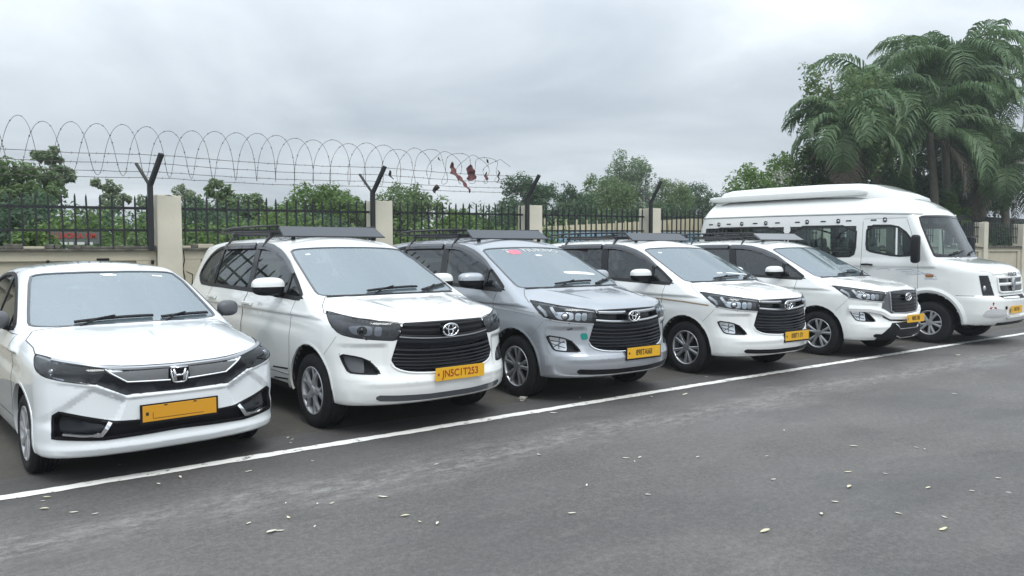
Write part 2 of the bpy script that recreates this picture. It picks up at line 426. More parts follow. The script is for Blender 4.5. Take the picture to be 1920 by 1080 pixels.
def dens(P, h, closed=True):
    P = np.array(P, float); Q = []; m = len(P)
    for i in range(m if closed else m - 1):
        a = P[i]; b = P[(i + 1) % m]; k = max(1, int(np.ceil(np.linalg.norm(b - a) / h)))
        for j in range(k): Q.append(a + (b - a) * j / k)
    if not closed: Q.append(P[-1])
    return np.array(Q)
def on_surface(f, poly3, d, reach=.35):
    """send points along d on to the surface f=0"""
    d = np.array(d, float); d /= np.linalg.norm(d); P = np.array(poly3, float)
    Q = march(f, P, d, -reach, reach, 90); bad = np.isnan(Q[:, 0]); Q[bad] = P[bad]
    return Q, bad
def normals_of(f, P):
    g = grad(f, P); return g / (np.linalg.norm(g, axis=1)[:, None] + 1e-9)
def patch(name, f, poly3, d, off=.002, thick=.006, res=.035, rnd=2, flat=False):
    """a piece of skin over the body inside an outline, standing off by `off`, with an edge of its own"""
    d, u, v = basis(d); P = np.array(poly3, float)
    P = dens(round_poly(P, rnd) if rnd else P, res)
    p2 = np.stack([P @ u, P @ v], 1); dep = (P @ d)
    lo = p2.min(0); hi = p2.max(0)
    gx, gy = np.meshgrid(np.arange(lo[0] + res / 2, hi[0], res), np.arange(lo[1] + res / 2, hi[1], res)); g = np.stack([gx.ravel(), gy.ravel()], 1)
    if len(g):
        g = g[inside2(g, p2)]
        if len(g): g = g[near2(g, p2)[1] > res * .45]
    al = np.concatenate([p2, g]) if len(g) else p2; n = len(p2)
    vs, es, fs, _, _, _ = delaunay_2d_cdt([Vector(q) for q in al], [(i, (i + 1) % n) for i in range(n)], [list(range(n))], 1, 1e-5)
    V2 = np.array([tuple(q) for q in vs])
    O = V2[:, :1] * u + V2[:, 1:] * v
    dd = np.array([dep[np.argmin(((p2 - q) ** 2).sum(1))] for q in V2]); O = O + dd[:, None] * d
    if flat: S = O; nn = np.tile(-d, (len(O), 1))
    else:
        S, bad = on_surface(f, O, d); nn = normals_of(f, S); nn[bad] = -d
    top = S + nn * off; low = S + nn * (off - thick)
    F = [tuple(t) for t in fs]; fl = []
    # orient outwards
    for t in F:
        a, b, c = (top[i] for i in t[:3]); nrm = np.cross(b - a, c - a)
        fl.append(t if nrm @ d < 0 else t[::-1])
    m = len(top); V = list(top); 
    from collections import Counter
    ec = Counter(); de = []
    for t in fl:
        for i in range(len(t)):
            a, b = t[i], t[(i + 1) % len(t)]; ec[(min(a, b), max(a, b))] += 1; de.append((a, b))
    bd = [(a, b) for a, b in de if ec[(min(a, b), max(a, b))] == 1]; used = sorted({a for e in bd for a in e}); mp = {a: m + i for i, a in enumerate(used)}
    mp2 = {a: m + len(used) + i for i, a in enumerate(used)}
    V += [top[a] for a in used]; V += [low[a] for a in used]
    sk = [(b, a, None) for a, b in bd]
    faces = fl + [(mp[b], mp[a], mp2[a], mp2[b]) for a, b in bd]
    me = mesh_py(name, V, faces)
    if not flat and len(me.vertices) == len(V):
        me.normals_split_custom_set_from_vertices(np.concatenate([nn, nn[used], nn[used]]).astype(np.float32))
    return me
def ribbon_data(f, path3, d, width, off=.002, thick=.005, closed=False, rnd=0, res=.03, crown=0):
    P = np.array(path3, float)
    if rnd: P = round_poly(P, rnd, closed)
    P = dens(P, res, closed); S, bad = on_surface(f, P, d); n = normals_of(f, S); n[bad] = -np.array(d) / np.linalg.norm(d)
    T = (np.roll(S, -1, 0) - np.roll(S, 1, 0)) if closed else np.gradient(S, axis=0); T /= np.linalg.norm(T, axis=1)[:, None] + 1e-9
    s = np.cross(T, n); s /= np.linalg.norm(s, axis=1)[:, None] + 1e-9
    w = np.broadcast_to(np.asarray(width, float), (len(S),))[:, None] / 2
    rows = [S - s * w + n * (off - thick), S - s * w + n * off]
    if crown: rows.append(S + n * (off + crown))
    rows += [S + s * w + n * off, S + s * w + n * (off - thick)]
    k = len(rows); V = np.stack(rows, 1).reshape(-1, 3); F = []; m = len(S)
    for i in range(m if closed else m - 1):
        j = (i + 1) % m
        for q in range(k - 1): F.append((i * k + q, j * k + q, j * k + q + 1, i * k + q + 1))
    if not closed: F += [tuple(range(k - 1, -1, -1)), tuple((m - 1) * k + q for q in range(k))]
    F = [t[::-1] for t in F]
    return V, F
def ribbon(name, *a, **k):
    V, F = ribbon_data(*a, **k); return mesh_py(name, V, F, smooth=False)
def mx(P): return [(-x, y, z) for x, y, z in P]
def md(d): return (-d[0], d[1], d[2])
SIDE = (1, 0, 0); FRONT = (0, 1, 0)

def build_body(kind, h, cuts, panels, lining_cuts):
    """cuts: list of (poly3, d) openings; panels: list of (name, poly3, d, test) regions that become meshes of their own.
    returns dict name -> mesh"""
    f, box = BODY[kind][:2]
    P, F = surface_net(f, box, h)
    Nn = normals_of(f, P)
    def proj(poly, d):
        d, u, v = basis(d); poly = dens(np.array(poly, float), .03); p2 = np.stack([poly @ u, poly @ v], 1)
        q = np.stack([P @ u, P @ v], 1); dep = P @ d; facing = Nn @ d < -.12
        close = np.abs(dep - np.interp(0, [0], [(poly @ d).mean()])) < max(.30, (poly @ d).max() - (poly @ d).mean() + .12)
        return d, u, v, p2, q, facing & close
    def snap(poly, d):
        nonlocal P
        d, u, v, p2, q, ok = proj(poly, d)
        lo = p2.min(0) - h; hi = p2.max(0) + h
        ok = ok & (q > lo).all(1) & (q < hi).all(1); I = np.where(ok)[0]
        bp, bd = near2(q[I], p2); m = bd < h * .55; I = I[m]; bp = bp[m]
        Q = P[I] + (bp - q[I])[:, :1] * u + (bp - q[I])[:, 1:] * v
        for _ in range(4):
            g = grad(f, Q) @ d; val = f(*Q.T); Q = Q - np.clip(val / np.where(np.abs(g) < .15, -.15, g), -h, h)[:, None] * d
        P[I] = Q
    for poly, d, *_ in panels.values():
        snap(poly, d)
    for poly, d in cuts: snap(poly, d)
    Nn = normals_of(f, P)
    C = P[F].mean(1); NC = Nn[F].mean(1)
    def inside_faces(poly, d, pad=0):
        d, u, v = basis(d); poly = dens(np.array(poly, float), .05); p2 = np.stack([poly @ u, poly @ v], 1)
        q = np.stack([C @ u, C @ v], 1); r = np.zeros(len(C), bool)
        dep = C @ d; m0 = (poly @ d).mean(); sp = max(.30, (poly @ d).max() - m0 + .12)
        ok = (NC @ d < -.1) & (np.abs(dep - m0) < sp) & (q > p2.min(0)).all(1) & (q < p2.max(0)).all(1)
        r[ok] = inside2(q[ok], p2); return r
    keep = np.ones(len(F), bool)
    for poly, d in cuts: keep &= ~inside_faces(poly, d)
    name = np.full(len(F), 'body', dtype=object)
    for key, (poly, d, *_r) in panels.items(): name[inside_faces(poly, d)] = key
    bot = BODY[kind][2]
    name[(NC[:, 2] < -.3) & (C[:, 2] < BODY[kind][3])] = 'underbody'
    out = {}
    for key in ['body', 'underbody'] + list(panels):
        sel = keep & (name == key); FF = F[sel]
        if not len(FF): continue
        used, inv = np.unique(FF, return_inverse=True); out[key] = mesh_np(kind + '_' + key, P[used], inv.reshape(FF.shape), True, Nn[used])
    # inner lining, coarse
    g = lambda x, y, z: f(x, y, z) + .035
    h2 = h * 2.6; P2, F2 = surface_net(g, box, h2); P = P2; C = P2[F2].mean(1); NC = normals_of(g, P2)[F2].mean(1)
    keep = C[:, 2] > bot + .08
    for poly, d in cuts: keep &= ~inside_faces(poly, d)
    keep &= ~((C[:, 1] < lining_cuts))
    FF = F2[keep]; used, inv = np.unique(FF, return_inverse=True)
    out['lining'] = mesh_np(kind + '_lining', P2[used], inv.reshape(FF.shape)[:, ::-1], True)
    return out
# ------------------------------------------------------------------ vehicle parts
BODY = {'mpv': (f_mpv, (-.98, .98, -.06, 4.82, .16, 1.84), .30, .272), 'sedan': (f_sedan, (-.92, .92, -.06, 4.08, .12, 1.56), .24, .198),
        'van': (f_van, (-1.07, 1.07, -.06, 6.3, .26, 2.84), .38, .350)}
def yz(x, pts): return [(x, y, z) for y, z in pts]
def xz(y, pts): return [(x, y, z) for x, z in pts]
def sym(pts):
    """left half outline (x<=0), top to bottom -> closed symmetric outline"""
    return list(pts) + [(-x, y, z) for x, y, z in reversed(pts) if abs(x) > 1e-6]
def arc_pts(x, cy, cz, r, zb, n=40):
    a0 = math.degrees(math.asin((zb - cz) / r))
    return [(x, cy + r * math.cos(R(a0 + (180 - 2 * a0) * i / n)), cz + r * math.sin(R(a0 + (180 - 2 * a0) * i / n))) for i in range(n + 1)]
def circle_poly(x, cy, cz, r, n=40, zmin=.08):
    P = []
    a0 = -35
    for i in range(n + 1):
        a = R(a0 + (180 - 2 * a0) * i / n); P.append((x, cy + r * math.cos(a), cz + r * math.sin(a)))
    P += [(x, cy - r * .80, zmin), (x, cy + r * .80, zmin)]
    return P
def superellipsoid(c, s, e=2.6, nu=28, nv=16, cut=None, shear=(0, 0)):
    V = []; F = []
    sg = lambda t, p: math.copysign(abs(t) ** p, t)
    for j in range(nv + 1):
        b = -math.pi / 2 + math.pi * j / nv
        for i in range(nu):
            a = 2 * math.pi * i / nu
            x = sg(math.cos(b), 2 / e) * sg(math.cos(a), 2 / e); y = sg(math.cos(b), 2 / e) * sg(math.sin(a), 2 / e); z = sg(math.sin(b), 2 / e)
            V.append((c[0] + s[0] * x + shear[0] * z * s[2], c[1] + s[1] * y + shear[1] * x * s[0], c[2] + s[2] * z))
    for j in range(nv):
        for i in range(nu): F.append((j * nu + i, j * nu + (i + 1) % nu, (j + 1) * nu + (i + 1) % nu, (j + 1) * nu + i))
    if cut is not None: F = [f for f in F if cut(sum(V[k][2] for k in f) / 4)]
    return V, F
def seat_mesh(name, headrest=True, w=.48):
    bm = bmesh.new()
    bm_box(bm, (0, .0, .12), (w, .5, .16), .05); bm_box(bm, (0, .27, .48), (w * .95, .14, .62), .05, Matrix.Rotation(R(-14), 3, 'X'))
    if headrest: bm_box(bm, (0, .33, .86), (.26, .09, .17), .035, Matrix.Rotation(R(-8), 3, 'X'))
    return bm_mesh(name, bm, True)
def steering_mesh(name):
    a = Acc(); P = [(.18 * math.cos(t), 0, .18 * math.sin(t)) for t in np.linspace(0, 2 * math.pi, 28, endpoint=False)]
    a.tube(P, .014, 6, True)
    for t in (0, 180, 270): a.tube([(0, 0, 0), (.175 * math.cos(R(t)), 0, .175 * math.sin(R(t)))], .014, 5)
    a.add(*superellipsoid((0, .01, 0), (.06, .03, .06), 2.2, 14, 8)); return a.mesh(name)
def spoke_data(a0, r0, r1, w0, w1, x0, x1, th=.03, bend=0.0):
    """one tapered spoke from hub to rim in the wheel plane (x is the axle, outer side negative)"""
    V = []; n = 6
    for i in range(n + 1):
        t = i / n; r = r0 + (r1 - r0) * t; w = (w0 + (w1 - w0) * t) / 2; x = x0 + (x1 - x0) * math.sin(t * math.pi / 2); a = a0 + bend * t
        ca, sa = math.cos(a), math.sin(a)
        for dx, ww in ((th, w), (.004, w), (0, w * .6), (0, -w * .6), (.004, -w), (th, -w)):
            V.append((x + dx, r * ca - ww * sa, r * sa + ww * ca))
    F = []
    for i in range(n):
        for k in range(5): F.append((i * 6 + k, i * 6 + k + 1, (i + 1) * 6 + k + 1, (i + 1) * 6 + k))
    F.append((0, 1, 2, 3, 4, 5)); F.append(tuple(n * 6 + k for k in (5, 4, 3, 2, 1, 0)))
    return V, F
def tyre_mesh(name, Rr, w, rr):
    """outer side at x=0 (negative = outward), inner side at x=w"""
    prof = [(.012, rr), (.004, rr + .012), (-.004, rr + .035), (-.007, (rr + Rr) / 2), (-.002, Rr - .03), (.010, Rr - .010), (.024, Rr - .001)]
    for k in range(4):
        c = .03 + (w - .06) * (k + .5) / 4; prof += [(c - .018, Rr), (c - .006, Rr), (c - .006, Rr - .007), (c + .006, Rr - .007), (c + .006, Rr)]
    prof += [(w - .024, Rr - .001), (w - .008, Rr - .012), (w, (rr + Rr) / 2), (w - .01, rr)]
    return lathe_x(name, prof, 56)
def rim_barrel(name, rr):
    return lathe_x(name, [(.012, rr + .006), (.002, rr + .008), (.000, rr), (.010, rr - .008), (.03, rr - .014), (.07, rr - .02), (.19, rr - .01), (.19, rr + .005)], 48)
def rim_face(name, kind, rr):
    a = Acc()
    if kind == 'twin':                       # five pairs of slim twin spokes, some crossed
        for k in range(5):
            b = R(90 + 72 * k)
            a.add(*spoke_data(b - .16, .035, rr - .004, .026, .040, .018, .008, .035, -.06))
            a.add(*spoke_data(b + .16, .035, rr - .004, .026, .040, .018, .008, .035, .06))
    elif kind == 'star':                     # hub cap with five broad split arms
        for k in range(5):
            b = R(90 + 72 * k)
            a.add(*spoke_data(b, .03, rr - .070, .072, .050, .012, .004, .025))
            a.add(*spoke_data(b + .06, .09, rr - .004, .030, .046, .006, .002, .025, .20))
            a.add(*spoke_data(b - .06, .09, rr - .004, .026, .030, .010, .006, .025, -.22))
    else:                                    # cover with nine fins
        for k in range(9):
            b = R(90 + 40 * k)
            a.add(*spoke_data(b, .04, rr - .004, .028, .058, .008, .002, .02, .14))
    prof = [(.0 if kind != 'twin' else .012, 0), (.002 if kind != 'twin' else .014, .035), (.016, .052), (.03, .056)]
    me = lathe_x('t', prof, 24); a.add([tuple(v.co) for v in me.vertices], [tuple(p.vertices) for p in me.polygons]); bpy.data.meshes.remove(me)
    return a.mesh(name, False)
def add_wheel(root, x, y, Rr, rr, w, kind, face_mat, side):
    """side -1: outer face to -x"""
    e = bpy.data.objects.new('wheel', None); link(e, root); e.location = (x, y, Rr - .006); e.empty_display_size = .1
    if side > 0: e.rotation_euler = (0, 0, math.pi)
    e.rotation_euler[0] = random.uniform(0, 6) if side < 0 else 0
    obj('tyre', cached(('tyre', Rr, rr, w), tyre_mesh, 'tyre', Rr, w, rr), 'tyre', e)
    obj('rim', cached(('rim', rr), rim_barrel, 'rim', rr), face_mat, e)
    obj('wheel_cover' if kind != 'twin' else 'spokes', cached(('face', kind, rr), rim_face, 'spokes', kind, rr), face_mat, e)
    obj('brake_disc', cached(('disc', rr), lathe_x, 'brake_disc', [(.085, 0), (.085, rr * .75), (.10, rr - .02), (.10, rr)], 32), 'underbody', e)
    return e
def liner_mesh(name, x, cy, cz, r, depth, s=1, zb=.29):
    V = []; F = []; n = 28; a0 = math.degrees(math.asin((zb - cz) / r))
    for i in range(n + 1):
        a = R(a0 + (180 - 2 * a0) * i / n); c, q = math.cos(a), math.sin(a)
        V += [(x, cy + r * c, cz + r * q), (x + depth * s, cy + r * c, cz + r * q), (x + depth * s, cy + .02 * c, cz + .02 * q)]
    for i in range(n):
        for k in range(2): F.append((i * 3 + k, (i + 1) * 3 + k, (i + 1) * 3 + k + 1, i * 3 + k + 1))
    return mesh_py(name, V, F)
def plate(root, f, c, w, h, txt, tilt, yaw=0, mat_='plate_yellow', frame=True, ink='ink_black', sq=.8, ts=.085):
    base = obj('number_plate', cached(('plate', w, h), box_mesh, 'number_plate', (0, 0, 0), (w, .006, h), .002), mat_, root, c, (R(tilt), 0, R(yaw)))
    if frame: obj('plate_frame', cached(('pf', w, h), box_mesh, 'plate_frame', (0, .006, -.004), (w + .03, .008, h + .028), .002), 'black_plastic', base)
    if txt:
        t = obj('plate_lettering', text_mesh('plate_lettering', txt, ts, .0006, sq, .0015), ink, base, (0, -.0040, 0), (R(90), 0, 0))
    t = obj('plate_mark', cached(('pm', w), box_mesh, 'plate_mark', (-w / 2 + .03, -.0042, 0), (.018, .0012, .022)), ink, base)
    return base
def wiper(root, f, p0, p1, d):
    a = Acc(); V, F = ribbon_data(f, [p0, p1], d, .022, .020, .014, res=.05); a.add(V, F)
    mid = (np.array(p0) + np.array(p1)) / 2; q0 = np.array(p0) + (np.array(p1) - np.array(p0)) * .05; q0 = q0 + np.array([0, -.06, -.02])
    S, _ = on_surface(f, [mid], d); a.tube([q0, (q0 + S[0]) / 2 + np.array([0, 0, .03]), S[0] + np.array([0, -.01, .03])], .008, 5)
    return obj('wiper', a.mesh('wiper', False), 'black_plastic', root)
# ------------------------------------------------------------------ people carrier
fm = f_mpv
M_DLO = yz(-.85, [(1.13, 1.142), (1.53, 1.152), (2.46, 1.178), (4.04, 1.185), (4.16, 1.22), (4.30, 1.30), (4.25, 1.42), (4.13, 1.53), (3.95, 1.60), (3.72, 1.628), (2.85, 1.645), (2.5, 1.638), (2.27, 1.612), (2.02, 1.55), (1.73, 1.455), (1.43, 1.312)])
M_WS = sym([(0, 1.82, 1.625), (-.35, 1.85, 1.62), (-.60, 1.90, 1.60), (-.66, 1.86, 1.575), (-.755, 1.12, 1.215), (-.745, 1.03, 1.178), (-.62, .97, 1.166), (-.3, .90, 1.165), (0, .885, 1.165)])
D_WS = (0, .55, -.83)
M_RW = sym([(0, 4.6, 1.56), (-.55, 4.55, 1.54), (-.66, 4.6, 1.20), (0, 4.65, 1.16)])
M_GR = [(-.415, .972), (-.47, .86), (-.535, .66), (-.50, .60), (-.40, .555), (-.15, .538)]
M_GRP = sym(xz(.05, M_GR))
M_HL = [(-.83, .735, 1.062), (-.784, .45, 1.035), (-.684, .279, 1.008), (-.54, .171, .983), (-.432, .11, .962), (-.475, .11, .825), (-.65, .182, .838), (-.80, .29, .858), (-.87, .41, .885), (-.888, .53, .96)]
D_HL = (.62, .78, 0)
M_FOG = [(-.868, .41, .712), (-.76, .255, .690), (-.689, .196, .652), (-.617, .135, .548), (-.766, .241, .553), (-.835, .31, .563), (-.852, .36, .63)]
M_HOOD = sym([(0, .065, 1.0), (-.30, .075, .995), (-.418, .108, .968), (-.60, .20, .995), (-.76, .35, 1.02), (-.83, .60, 1.05), (-.852, .72, 1.06), (-.80, .86, 1.10), (-.70, 1.0, 1.17), (-.35, .90, 1.18), (0, .87, 1.18)])
M_FD = yz(-.88, [(1.34, .42), (1.30, .95), (1.28, 1.125), (2.50, 1.155), (2.54, .95), (2.56, .42)])
M_RD = yz(-.88, [(2.57, .42), (2.55, .95), (2.51, 1.155), (3.64, 1.17), (3.72, .95), (3.50, .80), (3.24, .72), (3.16, .42)])
MAX_A, MAX_R = (.90, .337, .418), (3.65, .337, .418)
def mpv_meshes():
    cuts = []; 
    for s in (1, -1):
        q = (lambda P: P) if s == 1 else mx; dd = (lambda d: d) if s == 1 else md
        cuts += [(q(M_DLO), dd(SIDE)), (q(circle_poly(-.9, *MAX_A)), dd(SIDE)), (q(circle_poly(-.9, *MAX_R)), dd(SIDE)), (q(M_HL), dd(D_HL)), (q(M_FOG), dd((.35, .93, 0)))]
    cuts += [(M_WS, D_WS), (M_GRP, FRONT), (M_RW, (0, -1, 0))]
    panels = {'hood': (M_HOOD, (0, .25, -.97)), 'fdoorL': (M_FD, SIDE), 'rdoorL': (M_RD, SIDE), 'fdoorR': (mx(M_FD), md(SIDE)), 'rdoorR': (mx(M_RD), md(SIDE)),
              'bumper': (sym(xz(.2, [(0, .60), (-.60, .60), (-.60, .86), (-.905, .86), (-.96, .70), (-.96, .2)])), FRONT)}
    return build_body('mpv', .019, cuts, panels, .95)
def pane(root, key, poly, d, gl, off=-.006, name='side_window', f=None, rnd=1):
    o = obj(name, cached(key, patch, name, f, poly, d, off, .003, .05, rnd), gl, root); return o
def build_mpv(pose, name_label, group, paint='white_paint', style='chrome', wheel='twin', label_plate='', plate_c=(.10, -.012, .515), plate_kw={}, rack=True, trim=None, seatm='seat_dark'):
    X, Y, yaw = pose
    root = thing('people_carrier', name_label, 'car', (X, Y, 0), R(yaw), group)
    B = cached('mpv', mpv_meshes)
    obj('body_shell', B['body'], paint, root); obj('underbody', B['underbody'], 'underbody', root)
    obj('bonnet', B['hood'], paint, root)
    bump = obj('front_bumper', B['bumper'], paint, root)
    obj('interior_lining', B['lining'], 'interior', root)
    C = lambda key, fn, *a, **k: cached(('mpv', key), fn, *a, **k)
    # openings, both sides
    for s in (-1, 1):
        q = (lambda P: list(P)) if s == -1 else mx; dd = (lambda d: d) if s == -1 else md; k = str(s)
        fd = obj('door', B['fdoorL' if s == -1 else 'fdoorR'], paint, root); rd = obj('door', B['rdoorL' if s == -1 else 'rdoorR'], paint, root)
        obj('door_gap', C('gf' + k, ribbon, 'door_gap', fm, q(M_FD), dd(SIDE), .006, .0012, .002, True), 'seam_dark', fd)
        obj('door_gap', C('gr' + k, ribbon, 'door_gap', fm, q(M_RD), dd(SIDE), .006, .0012, .002, True), 'seam_dark', rd)
        for par, y0, y1, z in ((fd, 2.26, 2.50, 1.035), (rd, 3.36, 3.60, 1.05)):
            obj('door_handle', C('h%s%.1f' % (k, y0), ribbon, 'door_handle', fm, q(yz(-.9, [(y0, z), ((y0 + y1) / 2, z + .004), (y1, z)])), dd(SIDE), .032, .030, .022, crown=.006), paint, par)
        A = Acc()
        for y0, z0, y1, z1 in ((1.36, .478, 1.72, .458), (1.38, .375, 1.72, .352)): A.add(*ribbon_data(fm, q(yz(-.9, [(y0, z0), (y1, z1)])), dd(SIDE), .014, .003, .004))
        A.add(*ribbon_data(fm, q(yz(-.88, [(1.40, .305), (3.2, .305)])), dd(SIDE), .06, .004, .006))
        obj('sill_trim', cached(('mpvsill', k), A.mesh, 'sill_trim', False), 'black_plastic', root)
        # window group: seal, pillars, panes, visors
        obj('window_seal', C('seal' + k, ribbon, 'window_seal', fm, q(M_DLO), dd(SIDE), .040, .0035, .016, True, 1), 'rubber_seal', root)
        for i_, (pts, w) in enumerate((([(2.50, 1.17), (2.60, 1.42), (2.69, 1.64)], .125), ([(3.63, 1.18), (3.69, 1.42), (3.74, 1.63)], .055), ([(1.56, 1.15), (1.575, 1.28), (1.60, 1.40)], .05))):
            obj('window_pillar', C('pil%d%s' % (i_, k), ribbon, 'window_pillar', fm, q(yz(-.8, pts)), dd(SIDE), w, .001, .02), 'gloss_black', root)
        for kk, pts in (('a', [(1.15, 1.15), (1.555, 1.16), (1.58, 1.39), (1.43, 1.31)]), ('b', [(1.57, 1.16), (2.46, 1.18), (2.50, 1.30), (2.64, 1.64), (2.27, 1.61), (2.02, 1.55), (1.73, 1.455), (1.60, 1.40)]),
                        ('c', [(2.52, 1.18), (3.62, 1.185), (3.70, 1.62), (2.85, 1.642), (2.72, 1.642), (2.62, 1.4)]), ('d', [(3.65, 1.19), (4.05, 1.19), (4.28, 1.30), (4.22, 1.42), (4.12, 1.52), (3.93, 1.60), (3.75, 1.625)])):
            obj('side_window', C('w' + kk + k, patch, 'side_window', fm, q(yz(-.8, pts)), dd(SIDE), -.007, .003, .06, 0), 'side_glass', root)
        obj('window_divider', C('wd' + k, ribbon, 'window_divider', fm, q(yz(-.8, [(3.60, 1.19), (3.645, 1.40), (3.70, 1.62)])), dd(SIDE), .012, .006, .006), 'satin_chrome', root)
        for kk, pts in (('a', [(1.52, 1.375), (1.73, 1.475), (2.02, 1.572), (2.27, 1.628), (2.45, 1.648), (2.70, 1.652)]), ('b', [(2.76, 1.655), (3.2, 1.652), (3.70, 1.642)])):
            obj('rain_visor', C('vz' + kk + k, ribbon, 'rain_visor', fm, q([(x, y, z - .018) for x, y, z in yz(-.7, pts)]), dd(SIDE), np.interp(np.linspace(0, 1, len(dens(pts, .03, False))), [0, .3, 1], [.035, .085, .075]) if kk == 'a' else .072, .017, .007, rnd=0, crown=.006), 'visor_grey', root)
        # arches
        for nm, A_ in (('f', MAX_A), ('r', MAX_R)):
            arc = arc_pts(-.9, *A_, .285)
            obj('wheel_arch_liner', C('lin' + nm + k, liner_mesh, 'wheel_arch_liner', -.905 * 1 if s == -1 else .905, A_[0], A_[1], A_[2] + .006, .36, 1 if s == -1 else -1), 'underbody', root)
            obj('wheel_arch_lip', C('lip' + nm + k, ribbon, 'wheel_arch_lip', fm, q([(x, A_[0] + (y - A_[0]) * 1.02, A_[1] + (z - A_[1]) * 1.02) for x, y, z in arc]), dd(SIDE), .018, .003, .02), paint, root)
        for y_ in (.90, 3.65):
            add_wheel(root, -.895 if s == -1 else .895, y_, .337, .213 if wheel == 'twin' else .21, .21, wheel if s == -1 else 'twin', 'alloy' if wheel == 'twin' else 'hubcap', s)
        # headlamp
        dh = dd(D_HL)
        hl = obj('headlight', C('hlb' + k, patch, 'headlight', fm, q(M_HL), dh, -.055, -.058, .05, 1), 'lamp_grey' if style == 'dark' else 'lamp_dark', root)
        hl.name = 'headlight'
        pr = [(-.80, .40, .96), (-.70, .27, .965), (-.655, .215, .955), (-.655, .215, .875), (-.70, .25, .87), (-.80, .33, .885)]
        obj('lamp_reflector', C('hlr' + k, patch, 'lamp_reflector', fm, q(pr), dh, -.030, .02, .04, 2), 'satin_chrome' if style == 'dark' else 'chrome', hl)
        P0, _ = on_surface(fm, q([(-.725, .27, .915)]), dh); n0 = normals_of(fm, P0)[0]; c0 = P0[0] - n0 * .035
        obj('projector_lens', cached(('prj', k), lambda: mesh_py('projector_lens', *superellipsoid(tuple(c0), (.048, .04, .040), 2, 20, 12))), 'lamp_reflector' if style != 'dark' else 'gloss_black', hl)
        for i_, (x_, w_) in enumerate(((-.61, .055), (-.545, .05), (-.485, .04))):
            y_ = .1 + (abs(x_) - .45) * .45
            obj('lamp_cell', C('cell%d%s' % (i_, k), patch, 'lamp_cell', fm, q([(x_ - w_ / 2, y_ + .03, .955), (x_ + w_ / 2, y_, .952), (x_ + w_ / 2 - .008, y_, .862), (x_ - w_ / 2 - .008, y_ + .03, .868)]), dh, -.035, .012, .03, 1),
                ('lamp_reflector' if i_ == 0 else 'satin_chrome' if i_ == 1 else 'grey_plastic') if style != 'dark' else ('satin_chrome' if i_ == 0 else 'grey_plastic'), hl)
        if style != 'dark':
            obj('lamp_blade', C('bl' + k, ribbon, 'lamp_blade', fm, q([(-.845, .58, 1.015), (-.86, .46, .955), (-.865, .42, .905)]), dh, [.03] * len(dens([(-.845, .58, 1.015), (-.86, .46, .955), (-.865, .42, .905)], .03, False)), -.015, .012), 'lamp_white', hl)
            obj('lamp_blade', C('bl2' + k, ribbon, 'lamp_blade', fm, q([(-.79, .43, 1.015), (-.81, .36, .96), (-.80, .33, .93)]), dh, .03, -.015, .012), 'lamp_white', hl)
            obj('lamp_trim', C('blt' + k, ribbon, 'lamp_trim', fm, q([(-.875, .43, .888), (-.80, .29, .862), (-.65, .182, .842), (-.475, .11, .829)]), dh, .014, .005, .006), 'chrome', hl)
            obj('lamp_trim', C('blu' + k, ribbon, 'lamp_trim', fm, q([(-.83, .72, 1.05), (-.784, .45, 1.025), (-.684, .279, 1.0), (-.54, .171, .975), (-.44, .11, .955)]), dh, .012, -.008, .01), 'satin_chrome', hl)
        else:
            obj('lamp_trim', C('drk' + k, patch, 'lamp_trim', fm, q([(-.835, .70, 1.045), (-.79, .44, 1.01), (-.81, .36, .93), (-.86, .40, .90), (-.88, .52, .96)]), dh, -.03, .01, .04, 1), 'lamp_grey', hl)
        obj('headlight_lens', C('hll' + k, patch, 'headlight_lens', fm, q(M_HL), dh, .001, .004, .05, 1), 'lamp_glass' if style != 'dark' else 'lamp_glass_smoked', hl)
        obj('headlight_rim', C('hlm' + k, ribbon, 'headlight_rim', fm, q(M_HL), dh, .007, .0015, .01, True, 1), 'rubber_seal', hl)
        # fog lamp pocket
        df = dd((.35, .93, 0))
        fg = obj('fog_light', C('fgb' + k, patch, 'fog_light', fm, q(M_FOG), df, -.045, -.047, .05, 1), 'black_plastic', root)
        fpoly = [(-.858, .40, .703), (-.76, .26, .682), (-.735, .235, .672), (-.735, .23, .562), (-.77, .24, .56), (-.83, .31, .568), (-.848, .36, .635)]
        obj('fog_lamp_face', C('fgf' + k, patch, 'fog_lamp_face', fm, q(fpoly), df, -.022, .02, .04, 1), 'lamp_reflector' if style != 'dark' else 'grey_plastic', fg)
        if style != 'dark':
            A = Acc()
            for p0, p1 in (((-.84, .38, .66), (-.745, .24, .64)), ((-.83, .33, .60), (-.75, .24, .66)), ((-.79, .28, .69), (-.80, .28, .58)), ((-.84, .37, .63), (-.745, .24, .59))):
                A.add(*ribbon_data(fm, q([p0, p1]), df, .008, -.015, .008))
            obj('fog_lamp_ribs', cached(('fgr', k), A.mesh, 'fog_lamp_ribs', False), 'alloy_dark', fg)
        obj('fog_pocket_rim', C('fgm' + k, ribbon, 'fog_pocket_rim', fm, q(M_FOG), df, .014, .003, .02, True, 1), 'black_plastic', fg)
        # mirror
        mc = (-1.0 * (1 if s == -1 else -1), 1.60, 1.245)
        a1 = superellipsoid(mc, (.150, .085, .090), 3.0, cut=lambda z: z > 1.232, shear=(0, .12 * s)); a2 = superellipsoid(mc, (.146, .083, .086), 3.0, cut=lambda z: z <= 1.238, shear=(0, .12 * s))
        mr = obj('wing_mirror', cached(('mirA', s), lambda: mesh_py('wing_mirror', *a1)), paint if paint != 'silver_paint' else 'silver_paint', root)
        obj('mirror_lower_shell', cached(('mirB', s), lambda: mesh_py('mirror_lower_shell', *a2)), 'black_plastic', mr)
